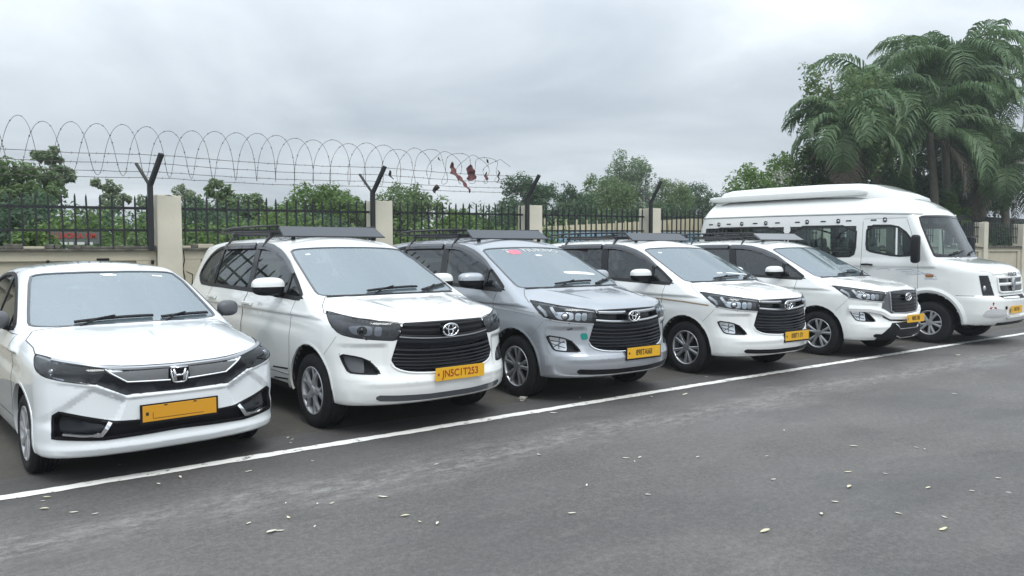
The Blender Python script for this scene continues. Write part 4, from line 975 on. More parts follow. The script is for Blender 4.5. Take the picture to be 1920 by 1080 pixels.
def build_van(pose):
    X, Y, yaw = pose; paint = 'white_paint'
    root = thing('passenger_van', 'long white high-roof passenger van at the far right end of the row', 'van', (X, Y, 0), R(yaw))
    B = van_meshes()
    obj('body_shell', B['body'], paint, root); obj('underbody', B['underbody'], 'underbody', root); obj('bonnet', B['hood'], paint, root)
    bump = obj('front_bumper', B['bumper'], paint, root); obj('interior_lining', B['lining'], 'interior', root)
    for s in (-1, 1):
        q = (lambda P: list(P)) if s == -1 else mx; dd = (lambda d: d) if s == -1 else md; k = 'L' if s == -1 else 'R'
        dr = obj('door', B['door' + k], paint, root)
        obj('door_gap', ribbon('door_gap', fv, q(V_DOOR), dd(SIDE), .007, .0015, .002, True), 'seam_soft', dr)
        obj('door_handle', ribbon('door_handle', fv, q(yz(-1, [(2.00, 1.315), (2.10, 1.325), (2.20, 1.32)])), dd(SIDE), .03, .03, .02, crown=.006), 'black_plastic', dr)
        for nm, P in [('side_window', w) for w in V_W] + [('door_window', V_DG)]:
            par = dr if nm == 'door_window' else root
            w = obj(nm, patch(nm, fv, q(P), dd(SIDE), -.008, .004, .08, 1 if nm == 'door_window' else 0), 'van_glass', par)
            obj('window_seal', ribbon('window_seal', fv, q(P), dd(SIDE), .035, .003, .016, True, 1), 'rubber_seal', par)
            if nm == 'side_window':
                ys = [p[1] for p in P]; ym = (min(ys) + max(ys)) / 2; zt = max(p[2] for p in P)
                obj('window_divider', ribbon('window_divider', fv, q(yz(-.95, [(ym, zt), (ym, 1.56)])), dd(SIDE), .025, .001, .012), 'rubber_seal', root)
                obj('window_ledge', ribbon('window_ledge', fv, q(yz(-.98, [(min(ys) + .03, 1.57), (max(ys) - .03, 1.57)])), dd(SIDE), .025, -.002, .012), 'rubber_seal', root)
        obj('quarter_divider', ribbon('quarter_divider', fv, q(yz(-.95, [(1.62, 2.0), (1.60, 1.49)])), dd(SIDE), .03, .001, .012), paint, dr)
        obj('gutter', ribbon('gutter', fv, q(yz(-.9, [(1.30, 2.215), (2.0, 2.245), (4.0, 2.262), (5.75, 2.262)])), dd(SIDE), .03, .012, .02, crown=.006), paint, root)
        obj('gutter_gap', ribbon('gutter_gap', fv, q(yz(-.9, [(1.30, 2.193), (2.0, 2.222), (4.0, 2.24), (5.75, 2.24)])), dd(SIDE), .008, .002, .004), 'seam_soft', root)
        obj('vent_band_edge', ribbon('vent_band_edge', fv, q(yz(-.9, [(1.50, 1.98), (1.44, 2.16), (2.2, 2.185), (2.24, 2.04)])), dd(SIDE), .010, .003, .005), 'seam_soft' if False else paint, root)
        for y_, rd_ in ((5.536, 0), (5.331, 1), (5.086, 0), (4.769, 1), (4.454, 0), (4.209, 1), (3.95, 0), (3.519, 0), (3.314, 1), (2.989, 0), (2.691, 1), (2.494, 0), (2.034, 0), (1.832, 1)):
            z_ = 2.115
            if rd_:
                P0, _ = on_surface(fv, q([(-.93, y_, z_)]), dd(SIDE)); c_ = P0[0]
                ring = [(c_[0] + s * .008, c_[1] + .032 * math.cos(t), c_[2] + .034 * math.sin(t)) for t in np.linspace(0, 2 * math.pi, 14, endpoint=False)]
                m_ = obj('marker_lamp', tube_mesh('marker_lamp', ring, .011, 5, True), 'gloss_black', root)
                obj('marker_lens', mesh_py('marker_lens', *superellipsoid(tuple(c_), (.012, .028, .028), 2, 12, 8)), 'lamp_reflector', m_)
            else:
                obj('side_vent', ribbon('side_vent', fv, q(yz(-.93, [(y_ - .05, z_), (y_ + .05, z_)])), dd(SIDE), .022, .006, .008), 'black_plastic', root)
        for A_ in (VAX_F, VAX_R):
            arc = arc_pts(-.95, *A_, .375)
            obj('wheel_arch_liner', liner_mesh('wheel_arch_liner', -.975 * (1 if s == -1 else -1), A_[0], A_[1], A_[2] + .006, .42, 1 if s == -1 else -1, .36), 'underbody', root)
            obj('wheel_arch_flare', ribbon('wheel_arch_flare', fv, q([(x, A_[0] + (y - A_[0]) * 1.09, A_[1] + (z - A_[1]) * 1.09) for x, y, z in arc]), dd(SIDE), .085, .012, .05, crown=.016), paint, root)
            add_wheel(root, -.95 if s == -1 else .95, A_[0], .355, .20, .21, 'twin' if A_ is VAX_F else 'fins', 'hubcap', s)
        dh = dd((.5, .86, 0))
        hl = obj('headlight', patch('headlight', fv, q(V_HL), dh, -.04, -.045, .05, 0), 'gloss_black', root)
        P0, _ = on_surface(fv, q([(-.77, .26, .95)]), dh); n0 = normals_of(fv, P0)[0]; c0 = P0[0] - n0 * .03
        obj('headlight_bowl', mesh_py('headlight_bowl', *superellipsoid(tuple(c0), (.05, .03, .07), 2, 18, 10)), 'satin_chrome', hl)
        obj('headlight_lens', patch('headlight_lens', fv, q(V_HL), dh, .002, .006, .05, 0), 'lamp_glass_smoked', hl)
        mr = obj('wing_mirror', box_mesh('wing_mirror', (s * 1.17, 1.20, 1.60), (.17, .13, .48), .05, smooth=True), 'black_plastic', root)
        obj('mirror_arm', tube_mesh('mirror_arm', [(s * .90, 1.30, 1.72), (s * 1.02, 1.25, 1.74), (s * 1.14, 1.20, 1.72)], .025, 8), 'black_plastic', mr)
        obj('mirror_arm', tube_mesh('mirror_arm', [(s * .92, 1.26, 1.48), (s * 1.04, 1.22, 1.46), (s * 1.14, 1.20, 1.50)], .022, 8), 'black_plastic', mr)
        # side flasher, decals
        obj('side_indicator', ribbon('side_indicator', fv, q(yz(-.98, [(.98, 1.15), (1.10, 1.148)])), dd(SIDE), .05, .014, .014, crown=.004), 'amber', root)
        A = Acc()
        for P in ([(1.95, 1.24), (1.75, 1.26), (1.70, 1.22)], [(1.60, 1.235), (1.35, 1.245), (1.16, 1.20), (1.10, 1.145)], [(1.50, 1.205), (1.30, 1.205), (1.20, 1.17)], [(1.42, 1.17), (1.24, 1.165), (1.05, 1.19), (.93, 1.13)], [(1.12, 1.09), (.92, 1.095)]):
            A.add(*ribbon_data(fv, q(yz(-.98, P)), dd(SIDE), .011, .002, .002))
        obj('side_decal', A.mesh('side_decal', False), 'stripe_grey', root)
        obj('body_crease', ribbon('body_crease', fv, q(yz(-.98, [(.62, .83), (.40, .83), (.30, .83)])), dd((.8, .6, 0)), .012, .002, .003), 'seam_soft', root)
        obj('fog_recess', patch('fog_recess', fv, q([(-.86, .27, .50), (-.82, .24, .60), (-.70, .15, .635), (-.48, .05, .60), (-.47, .04, .50), (-.72, .15, .47)]), dd((.4, .9, 0)), .003, .01, .05, 1), 'grey_light', bump)
        # three-armed red sticker
        A = Acc(); c_ = (-.735, .16, .665)
        for t in (90, 210, 330):
            pp = [(c_[0] + .012 * math.cos(R(t)), c_[1], c_[2] + .012 * math.sin(R(t))), (c_[0] + .055 * math.cos(R(t - 18)), c_[1], c_[2] + .055 * math.sin(R(t - 18))), (c_[0] + .075 * math.cos(R(t)), c_[1], c_[2] + .075 * math.sin(R(t))), (c_[0] + .055 * math.cos(R(t + 18)), c_[1], c_[2] + .055 * math.sin(R(t + 18)))]
            me = patch('t', fv, q(pp), dd((.45, .9, 0)), .004, .004, .03, 0); A.add([tuple(v.co) for v in me.vertices], [tuple(p.vertices) for p in me.polygons]); bpy.data.meshes.remove(me)
        if s == -1: obj('red_sticker', A.mesh('red_sticker', False), 'emblem_red', bump)
    obj('bonnet_gap', ribbon('bonnet_gap', fv, V_BON, (0, .15, -.99), .007, .001, .002, True), 'seam_soft', root)
    obj('windscreen', patch('windscreen', fv, V_WS, FRONT, -.004, .004, .08, 1), 'van_glass', root)
    obj('windscreen_seal', ribbon('windscreen_seal', fv, V_WS, FRONT, .045, .003, .012, True, 1), 'gloss_black', root)
    for p0, p1 in (((-.55, .95, 1.50), (-.10, .88, 1.56)), ((.05, .87, 1.50), (.50, .95, 1.57))): wiper(root, fv, p0, p1, FRONT)
    # grille, shifted with the nose
    gx = -.08
    G = [(-.56, .15, 1.128), (.40, .13, 1.13), (.36, .1, .91), (.28, .09, .885), (-.50, .1, .885), (-.55, .13, .91)]
    g = obj('grille', patch('grille', fv, G, FRONT, .003, .01, .05, 0), 'gloss_black', root)
    obj('grille_surround', ribbon('grille_surround', fv, G, FRONT, .030, .020, .025, True, crown=.006), paint, g)
    for z in (1.02,): obj('grille_bar', ribbon('grille_bar', fv, [(-.55, .15, z), (.38, .12, z)], FRONT, .045, .020, .025, crown=.006), paint, g)
    obj('lower_grille', patch('lower_grille', fv, [(-.60, .14, .835), (.34, .1, .838), (.24, .05, .775), (-.52, .08, .785)], FRONT, .003, .01, .05, 0), 'black_plastic', bump)
    A = Acc(); c_ = (gx - .02, .055, 1.015)
    for s in (-1, 1):
        A.add([(c_[0] + s * .008, c_[1] - .01, c_[2] + .115), (c_[0] + s * .055, c_[1], c_[2] + .03), (c_[0] + s * .048, c_[1], c_[2] - .05), (c_[0] + s * .008, c_[1] - .01, c_[2] - .115), (c_[0] + s * .008, c_[1] + .03, c_[2] + .115), (c_[0] + s * .055, c_[1] + .03, c_[2] + .03), (c_[0] + s * .048, c_[1] + .03, c_[2] - .05), (c_[0] + s * .008, c_[1] + .03, c_[2] - .115)],
              [(0, 1, 2, 3), (0, 4, 5, 1), (1, 5, 6, 2), (2, 6, 7, 3), (3, 7, 4, 0)])
    obj('emblem', A.mesh('emblem', False), 'satin_chrome', g)
    obj('bonnet_lettering', text_mesh('bonnet_lettering', 'F O R C E', .085, .003, 1.0, .003), 'gloss_black', root, (gx, .098, 1.178), (R(90 - 18), 0, 0))
    plate(root, fv, (-.17, -.012, .605), .50, .12, '0017155', 0, 0, 'plate_yellow', False)
    obj('tow_hole', box_mesh('tow_hole', (-.50, .028, .64), (.045, .02, .05), .004), 'black_plastic', bump)
    obj('bumper_step', ribbon('bumper_step', fv, [(-.46, .04, .50), (0, .01, .50), (.5, .04, .50)], FRONT, .05, .05, .05, crown=.01), paint, bump)
    obj('bumper_under', ribbon('bumper_under', fv, [(-.6, .1, .37), (0, .06, .37), (.6, .1, .37)], FRONT, .06, .01, .03), 'black_plastic', bump)
    # cabin
    obj('dashboard', box_mesh('dashboard', (0, 1.22, 1.32), (1.7, .5, .22), .05), 'dash', root)
    obj('steering_wheel', steering_mesh('steering_wheel'), 'dash', root, (-.45, 1.55, 1.42), (R(-40), 0, 0))
    for x_, y_ in [(-.45, 1.95), (.45, 1.95)] + [(x_, 2.85 + .85 * i) for i in range(4) for x_ in (-.62, .15, .62)]:
        obj('seat', cached('vseat', seat_mesh, 'seat', True, .44), 'seat_cover', root, (x_, y_, .86))
    for x_ in (-.45, .35): obj('sun_visor', box_mesh('sun_visor', (x_, 1.42, 2.12), (.50, .03, .13), .01), 'interior_beige', root)
    obj('door_pillar_trim', box_mesh('door_pillar_trim', (-.84, 1.78, 1.75), (.04, .14, .55), .02), 'interior_beige', root)
    # roof fairing with side fins
    V = []; F = []
    prof = [(1.72, 2.555), (1.95, 2.66), (2.25, 2.775), (2.55, 2.82), (3.2, 2.845), (4.4, 2.85), (5.25, 2.84), (5.45, 2.80), (5.58, 2.70), (5.62, 2.6)]
    cross = [(-.66, -.22), (-.65, -.06), (-.58, -.012), (-.4, .01), (0, .02), (.4, .01), (.58, -.012), (.65, -.06), (.66, -.22)]
    for y_, z_ in prof:
        for cx_, cz_ in cross: V.append((cx_, y_, z_ + cz_ if abs(cx_) < .655 else z_ - .26))
    nC = len(cross)
    for i in range(len(prof) - 1):
        for j in range(nC - 1): F.append((i * nC + j, i * nC + j + 1, (i + 1) * nC + j + 1, (i + 1) * nC + j))
    F.append(tuple(range(nC - 1, -1, -1))); F.append(tuple((len(prof) - 1) * nC + j for j in range(nC)))
    fa = obj('roof_fairing', mesh_py('roof_fairing', V, F), paint, root)
    for s in (-1, 1):
        a = Acc(); a.add(*superellipsoid((s * .675, 4.02, 2.650), (.055, 1.74, .062), 7, 20, 12)); obj('roof_fin', a.mesh('roof_fin'), paint, root)
    return root
mat('grey_light', (.5, .51, .52), .5)
# ------------------------------------------------------------------ ground
def sheet(name, x0, x1, y0, y1, z, m, edge=None, label=None):
    if edge is None: V = [(x0, y0, z), (x1, y0, z), (x1, y1, z), (x0, y1, z)]; F = [(0, 1, 2, 3)]
    else:
        V = []; F = []; xs = np.linspace(x0, x1, 400)
        for i, x in enumerate(xs): V += [(x, y0, z), (x, y1 + edge(x), z)]
        F = [(2 * i, 2 * i + 2, 2 * i + 3, 2 * i + 1) for i in range(len(xs) - 1)]
    o = obj(name, mesh_py(name, V, F, False), m); o['kind'] = 'structure'
    if label: o['label'] = label
    return o
def asphalt(name, c0, c1, dust, streak=True, wet=.55):
    m = bpy.data.materials.new(name); m.use_nodes = True; t = m.node_tree; b = t.nodes['Principled BSDF']
    g = N(t, 'ShaderNodeNewGeometry'); pos = g.outputs['Position']
    def noise(scale, detail=5, rough=.55, sc=(1, 1, 1), dist=0):
        mp = N(t, 'ShaderNodeMapping'); mp.inputs['Scale'].default_value = sc; L(t, pos, mp.inputs[0])
        n = N(t, 'ShaderNodeTexNoise'); n.inputs['Scale'].default_value = scale; n.inputs['Detail'].default_value = detail; n.inputs['Roughness'].default_value = rough; n.inputs['Distortion'].default_value = dist
        L(t, mp.outputs[0], n.inputs['Vector']); return n.outputs[0]
    def ramp(v, p0, p1, a=(0, 0, 0, 1), b_=(1, 1, 1, 1)):
        r = N(t, 'ShaderNodeValToRGB'); r.color_ramp.elements[0].position = p0; r.color_ramp.elements[1].position = p1; r.color_ramp.elements[0].color = a; r.color_ramp.elements[1].color = b_; L(t, v, r.inputs[0]); return r.outputs[0]
    def mixc(f, a, b_):
        x = N(t, 'ShaderNodeMixRGB')
        for i, v in ((0, f), (1, a), (2, b_)):
            if isinstance(v, (int, float)): x.inputs[i].default_value = v
            elif isinstance(v, tuple): x.inputs[i].default_value = v if len(v) == 4 else (*v, 1)
            else: L(t, v, x.inputs[i])
        return x.outputs[0]
    col = mixc(ramp(noise(.35, 4), .35, .7), c0, c1)
    grain = noise(190, 3, .7); col = mixc(math_(t, 'MULTIPLY', ramp(grain, .45, .75), .50), col, tuple(min(1, x * 2.4) for x in c1[:3]))
    col = mixc(math_(t, 'MULTIPLY', ramp(noise(160, 2), .35, .5, (1, 1, 1, 1), (0, 0, 0, 1)), .35), col, tuple(x * .45 for x in c0[:3]))
    med = ramp(noise(34, 4, .8), .46, .60); col = mixc(math_(t, 'MULTIPLY', med, .22), col, tuple(min(1, x * 1.9) for x in c1[:3]))
    med2 = ramp(noise(22, 4, .8), .44, .56, (1, 1, 1, 1), (0, 0, 0, 1)); col = mixc(math_(t, 'MULTIPLY', med2, .24), col, tuple(x * .40 for x in c0[:3]))
    if streak:
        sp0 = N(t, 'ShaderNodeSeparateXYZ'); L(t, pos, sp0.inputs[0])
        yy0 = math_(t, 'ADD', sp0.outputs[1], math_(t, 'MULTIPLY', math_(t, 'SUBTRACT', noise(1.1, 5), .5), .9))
        near = ramp(math_(t, 'MULTIPLY_ADD', yy0, .5, -2.45), .05, .50)            # colour darkens towards and past the line
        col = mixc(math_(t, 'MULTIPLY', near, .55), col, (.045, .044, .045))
        pat = ramp(noise(.8, 5, .65, (.7, 1.2, 1), .6), .50, .60); col = mixc(math_(t, 'MULTIPLY', pat, .30), col, (.060, .059, .060))
        s1 = ramp(noise(1.3, 9, .80, (.6, 1.5, 1), .3), .50, .70); s2 = ramp(noise(7.5, 10, .92, (.6, 1.3, 1), .1), .46, .58)
        sp = N(t, 'ShaderNodeSeparateXYZ'); L(t, pos, sp.inputs[0])
        wob = math_(t, 'MULTIPLY', math_(t, 'SUBTRACT', noise(.5, 3), .5), 1.1)
        yy = math_(t, 'ADD', sp.outputs[1], wob)
        band = math_(t, 'SUBTRACT', 1.0, math_(t, 'ABSOLUTE', math_(t, 'MULTIPLY', math_(t, 'SUBTRACT', yy, 4.82), 2.4)), clamp=True)
        f = math_(t, 'MULTIPLY', s2, math_(t, 'MULTIPLY_ADD', band, .9, math_(t, 'MULTIPLY', s1, .42)))
        col = mixc(math_(t, 'MULTIPLY', f, .70, clamp=True), col, dust)
        # small pale specks and crushed petals
        v = N(t, 'ShaderNodeTexVoronoi'); v.inputs['Scale'].default_value = 2.6; L(t, pos, v.inputs['Vector'])
        spk = ramp(v.outputs['Distance'], .03, .06, (1, 1, 1, 1), (0, 0, 0, 1)); gate = ramp(noise(3.1, 2), .52, .56)
        col = mixc(math_(t, 'MULTIPLY', math_(t, 'MULTIPLY', spk, gate), .65), col, (.42, .42, .38))
    else:
        s1 = ramp(noise(1.1, 6, .6, (1, 1, 1), .5), .45, .66); col = mixc(math_(t, 'MULTIPLY', s1, .55), col, dust)
    L(t, col, b.inputs['Base Color'])
    rr = ramp(noise(.9, 4, .5, (.6, 1.4, 1)), .35, .7, (wet, wet, wet, 1), (.86, .86, .86, 1)); L(t, rr, b.inputs['Roughness'])
    bp = N(t, 'ShaderNodeBump'); bp.inputs['Strength'].default_value = .55; bp.inputs['Distance'].default_value = .006
    L(t, grain, bp.inputs['Height']); L(t, bp.outputs[0], b.inputs['Normal']); MATS[name] = m; return m
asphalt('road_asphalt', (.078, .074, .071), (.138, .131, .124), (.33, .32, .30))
asphalt('bay_asphalt', (.048, .045, .040), (.075, .070, .061), (.115, .107, .09), False, .75)
mat('earth', (.09, .10, .05), .95, noise=(.4, .6, (.06, .09, .03)))
def linemat():
    m = bpy.data.materials.new('line_paint'); m.use_nodes = True; t = m.node_tree; b = t.nodes['Principled BSDF']
    g = N(t, 'ShaderNodeNewGeometry'); n = N(t, 'ShaderNodeTexNoise'); n.inputs['Scale'].default_value = 9; n.inputs['Detail'].default_value = 8; n.inputs['Roughness'].default_value = .7; L(t, g.outputs['Position'], n.inputs['Vector'])
    r = N(t, 'ShaderNodeValToRGB'); r.color_ramp.elements[0].position = .36; r.color_ramp.elements[0].color = (.16, .155, .145, 1); r.color_ramp.elements[1].position = .45; r.color_ramp.elements[1].color = (.86, .86, .82, 1)
    L(t, n.outputs[0], r.inputs[0]); L(t, r.outputs[0], b.inputs['Base Color']); b.inputs['Roughness'].default_value = .55; MATS['line_paint'] = m
linemat()
sheet('ground', -60, 300, 11.2, 300, -.02, 'earth')
sheet('parking_ground', -60, 120, 3, 11.2, 0, 'bay_asphalt')
ph = rng.uniform(0, 6.28, 8)
def wob(x): return .05 * math.sin(x * 1.7 + ph[0]) + .03 * math.sin(x * 4.3 + ph[1]) + .018 * math.sin(x * 11.1 + ph[2]) + .01 * math.sin(x * 27 + ph[3])
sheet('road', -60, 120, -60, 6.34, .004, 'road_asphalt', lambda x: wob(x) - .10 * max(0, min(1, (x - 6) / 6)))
def line_sheet():
    V = []; F = []; xs = np.concatenate([np.linspace(-12, 20, 900), np.linspace(20.05, 90, 500)])
    for x in xs:
        yc = 5.845 if x < 8 else 5.845 - .0035 * (x - 8) - .0045 * max(0, x - 8) ** 1.35
        h = .058; V += [(x, yc - h + .006 * math.sin(x * 9.1) + .004 * math.sin(x * 31), .008), (x, yc + h + .005 * math.sin(x * 7.3 + 1) + .004 * math.sin(x * 37), .008)]
    F = [(2 * i, 2 * i + 2, 2 * i + 3, 2 * i + 1) for i in range(len(xs) - 1)]
    o = obj('painted_line', mesh_py('painted_line', V, F, False), 'line_paint'); o['kind'] = 'structure'
line_sheet()

# ------------------------------------------------------------------ wall, pillars, railing
mat('wall_cream', (.50, .455, .345), .9, noise=(1.6, .45, (.33, .31, .25)), bump=(30, .25))
mat('pillar_cream', (.60, .565, .46), .9, noise=(2.2, .45, (.42, .40, .34)), bump=(26, .2))
mat('coping_dark', (.055, .052, .046), .9, noise=(7, .8, (.19, .18, .15)), bump=(40, .5))
mat('rail_iron', (.012, .014, .016), .55)
mat('rail_rust', (.06, .045, .035), .8, noise=(9, .6, (.10, .05, .03)))
mat('post_grey', (.06, .06, .055), .7)
mat('crack', (.05, .045, .04), .95)
YW = 10.98
PX = [2.41 + 3.12 * i for i in range(-5, 13)]
PX[5] = 2.41; PX[6] = 5.55; PX[7] = 8.58; PX[8] = 11.71
def rise(x): return .0125 * max(-4, min(12, x - 2.4))
wall = thing('boundary_wall', 'low cream rendered wall with pillars running behind the whole row of vehicles', 'wall', (PX[0], YW, 0))
def loc(x, y, z): return (x - PX[0], y - YW, z)
for i in range(len(PX) - 1):
    x0, x1 = PX[i] + .16, PX[i + 1] - .16; xm = (x0 + x1) / 2; w = x1 - x0; top = 1.58 + rise(xm) * .3
    p = obj('wall_panel', box_mesh('wall_panel', (0, 0, 0), (w, .18, top)), 'wall_cream', wall, loc(xm, YW + .03, top / 2))
    # raised border of the panel
    bm = bmesh.new()
    bm_box(bm, (0, -.07, top / 2 - .06), (w, .04, .12)); bm_box(bm, (-w / 2 + .12, -.07, -.062), (.24, .04, top - .124)); bm_box(bm, (w / 2 - .12, -.07, -.062), (.24, .04, top - .124))
    obj('panel_border', bm_mesh('panel_border', bm), 'wall_cream', p, (0, -.041, 0))
    # broken coping: pieces of differing length and height
    cp = obj('coping', box_mesh('coping', (0, 0, 0), (w, .30, .025), .006), 'coping_dark', wall, loc(xm, YW, top + .0145))
    x = -w / 2; k = 0
    rr = random.Random(40 + i)
    while x < w / 2 - .05:
        l = rr.uniform(.06, .26); l = min(l, w / 2 - x)
        if rr.random() < .84:
            h = rr.uniform(.03, .062); obj('coping_stone', box_mesh('coping_stone', (0, 0, 0), (l - .006, rr.uniform(.20, .29), h), .007), 'wall_cream' if rr.random() < .13 else 'coping_dark', cp, (x + l / 2, rr.uniform(-.02, .02), .0135 + h / 2), (0, 0, rr.uniform(-.04, .04)))
        x += l
for i, x in enumerate(PX):
    h = 2.31 + rise(x) + random.uniform(-.01, .01)
    bm = bmesh.new(); bm_box(bm, (0, 0, h / 2), (.32, .34, h), .012, taper=(.95, .97))
    bmesh.ops.subdivide_edges(bm, edges=[e for e in bm.edges if abs(e.verts[0].co.z - e.verts[1].co.z) < .02 and e.verts[0].co.z > h - .05], cuts=3)
    for v in bm.verts:
        if v.co.z > h - .03: v.co.z += random.uniform(-.014, .012)
    obj('pillar', bm_mesh('pillar', bm), 'pillar_cream', wall, loc(x, YW, 0))
# cracks by the first pillar
for pts in ([(2.585, 1.62), (2.60, 1.45), (2.575, 1.34), (2.60, 1.22), (2.59, 1.05)], [(2.83, 1.60), (2.86, 1.48), (2.82, 1.36), (2.84, 1.30)], [(2.62, 1.30), (2.70, 1.26), (2.69, 1.12)]):
    obj('crack', tube_mesh('crack', [loc(x, YW - .104 + (0 if x < 2.81 else .04), z) for x, z in pts], [.003, .007, .009, .006, .003][:len(pts)], 4), 'crack', wall)
for x, z in ((1.02, 1.44), (2.20, 1.43), (1.62, 1.47)):
    obj('wall_fixing', box_mesh('wall_fixing', (0, 0, 0), (.03 if x != 1.62 else .14, .05, .05 if x != 1.62 else .03), .004), 'black_plastic', wall, loc(x, YW - .11, z))
# railing bays
bar_cache = {}
def bar_mesh(lean):
    V, F = [], []
    w = .0105
    for z, s, dx in ((0, 1, 0), (.30, 1, lean * .3), (.62, 1.0, lean), (.66, .9, lean), (.70, .05, lean + .002)):
        for a, b in ((-1, -1), (1, -1), (1, 1), (-1, 1)): V.append((a * w * s + dx, b * w * s, z))
    for i in range(4):
        for k in range(4): F.append((i * 4 + k, i * 4 + (k + 1) % 4, i * 4 + 4 + (k + 1) % 4, i * 4 + 4 + k))
    F += [(3, 2, 1, 0), (16, 17, 18, 19)]
    return mesh_py('fence_bar', V, F, False)
BARS = [bar_mesh(l) for l in (-.014, -.006, 0, .006, .012)]
names = {3: 'black iron railing bay left of the picture edge, seen mirrored in the car windows', 9: 'black iron railing bay behind the rear windows of the van', 10: 'black iron railing bay behind the middle of the van', 11: 'black iron railing bay hidden behind the van cab', 12: 'black iron railing bay just right of the van windscreen', 13: 'second black iron railing bay right of the van windscreen', 14: 'third black iron railing bay right of the van, under the palms', 15: 'fourth black iron railing bay right of the van', 16: 'farthest black iron railing bay at the right', 4: 'black iron railing of spiked bars left of the first pillar', 5: 'black iron spiked railing between the first and second pillars from the left', 6: 'black iron spiked railing between the second and third pillars', 7: 'black iron spiked railing with a cream and blue shed wall behind', 8: 'black iron spiked railing just left of the van, partly hidden by it'}
for i in range(3, len(PX) - 1):
    x0, x1 = PX[i] + .165, PX[i + 1] - .165; r0, r1 = rise(x0), rise(x1)
    fn = thing('iron_railing', names[i], 'railing', (x0, YW + .02, 1.64), 0, 'railing bays on the boundary wall')
    w = x1 - x0
    for z, th in ((.50, .034), (.212, .030)):
        bm = bmesh.new(); bm_box(bm, (w / 2, 0, 0), (w, .03, th))
        for v in bm.verts: v.co.z += r0 + (r1 - r0) * (v.co.x / w) * 1.0
        obj('rail', bm_mesh('rail', bm), 'rail_iron', fn, (0, 0, z))
    n = 20
    for k in range(n):
        t = (k + .5) / n; obj('fence_bar', random.choice(BARS), 'rail_iron', fn, (w * t + random.uniform(-.006, .006), -.022, -.02 + (r0 + (r1 - r0) * t) + random.uniform(-.012, .012)), (0, random.uniform(-.012, .012), 0))
# Y-shaped wire posts
def wire_post(x, label, back=True, front=(.10, -.22, .40)):
    z0 = 1.60 + rise(x)
    t = thing('wire_post', label, 'post', (x, YW - .22, z0), 0, 'bent posts that carry the razor wire')
    bm = bmesh.new(); bm_box(bm, (0, 0, .42), (.064, .06, .84), .004); obj('upright', bm_mesh('upright', bm), 'rail_iron', t)
    def arm(d, m_, w):
        me = box_mesh('arm', (0, 0, .5), (1, 1, 1)); dv = Vector(d); q = dv.to_track_quat('Z', 'Y')
        a = obj('arm', me, m_, t, (0, 0, .82)); a.rotation_mode = 'QUATERNION'; a.rotation_quaternion = q; a.scale = (w, w * .8, dv.length)
    arm(front, 'rail_iron', .056)
    if back: arm((-.12, .20, .30), 'post_grey', .034)
    return t
wire_post(2.17, 'black bent wire post beside the leftmost pillar, tallest in the picture', True)
wire_post(5.33, 'black Y-shaped wire post left of the second pillar, above the white car roof rack', True)
wire_post(8.34, 'black single-armed bent post left of the third pillar', False, (.08, -.24, .40))
wire_post(11.50, 'black Y-shaped post left of the fourth pillar with a thin grey arm', True, (.04, -.24, .42))
# barbed strands
mat('wire_steel', (.16, .155, .15), .5, .6)
mat('wire_dark', (.085, .075, .065), .6, .3)
for k, (y, z, lab) in enumerate(((-.42, 2.80, 'topmost straight strand of barbed wire through the coil'), (-.34, 2.70, 'second straight strand of barbed wire from the top'), (-.06, 2.62, 'third straight strand of barbed wire from the top'), (-.20, 2.53, 'lowest straight strand of barbed wire'))):
    xs = np.linspace(-6, 8.4, 110); P = []
    for x in xs:
        ph_ = ((x - 2.3) / 3.12) % 1; sag = -.03 * math.sin(math.pi * ph_)
        P.append((x, YW + y, z + rise(x) + sag + random.uniform(-.004, .004)))
    A = Acc(); A.tube(P, .0036, 4)
    for x in np.arange(-2, 8.3, .21):
        i = min(len(P) - 1, int((x + 6) / 14.4 * 109)); c = P[i]; a = random.uniform(0, 3)
        A.tube([(c[0], c[1], c[2] - .018), (c[0] + .008, c[1] + .004, c[2] + .018)], .0022, 3)
    props(obj('barbed_wire', A.mesh('barbed_wire', False), 'wire_dark'), lab, 'wire', 'straight strands of barbed wire')
# razor coil: two opposed spirals clipped together
def coil():
    A = Acc(); pitch = .56; x0, x1 = -6.0, 7.85; rr = random.Random(3)
    for hand in (1, -1):
        P = []; th = 0 if hand == 1 else math.pi; hand = -1
        n = int((x1 - x0) / pitch * 36)
        wob_ = [rr.uniform(-1, 1) for _ in range(200)]
        for i in range(n):
            a = i / 36 * 2 * math.pi; x = x0 + i / 36 * pitch; j = int(i / 36); t = i / 36 - j
            w1 = wob_[j % 200] * (1 - t) + wob_[(j + 1) % 200] * t
            dec = max(0, min(1, (x - 5.3) / 2.6))           # the coil sags and stretches towards the right end
            rad = .315 * (1 - .35 * dec) + .022 * w1; zc = 2.85 + rise(x) + .02 * w1 + .03 * dec
            P.append((x + .012 * math.sin(2 * a) + .03 * w1 + .07 * dec * math.sin(3 * a + w1), YW - .24 + rad * math.sin(hand * a + th) * .95, zc + rad * math.cos(hand * a + th)))
        A.tube(P, .0034, 4)
        for i in range(4, len(P) - 4, 5):                    # blades
            c = np.array(P[i]); t = np.array(P[i + 1]) - c; t /= np.linalg.norm(t); s = np.cross(t, (0, 1, 0)); s /= np.linalg.norm(s) + 1e-6
            A.add([c - t * .014, c + s * .011, c + t * .014, c - s * .011], [(0, 1, 2, 3)])
    return A.mesh('razor_wire', False)
props(obj('razor_wire', coil(), 'wire_dark'), 'long looping coil of razor wire above the wall, sagging at its right end', 'razor wire')
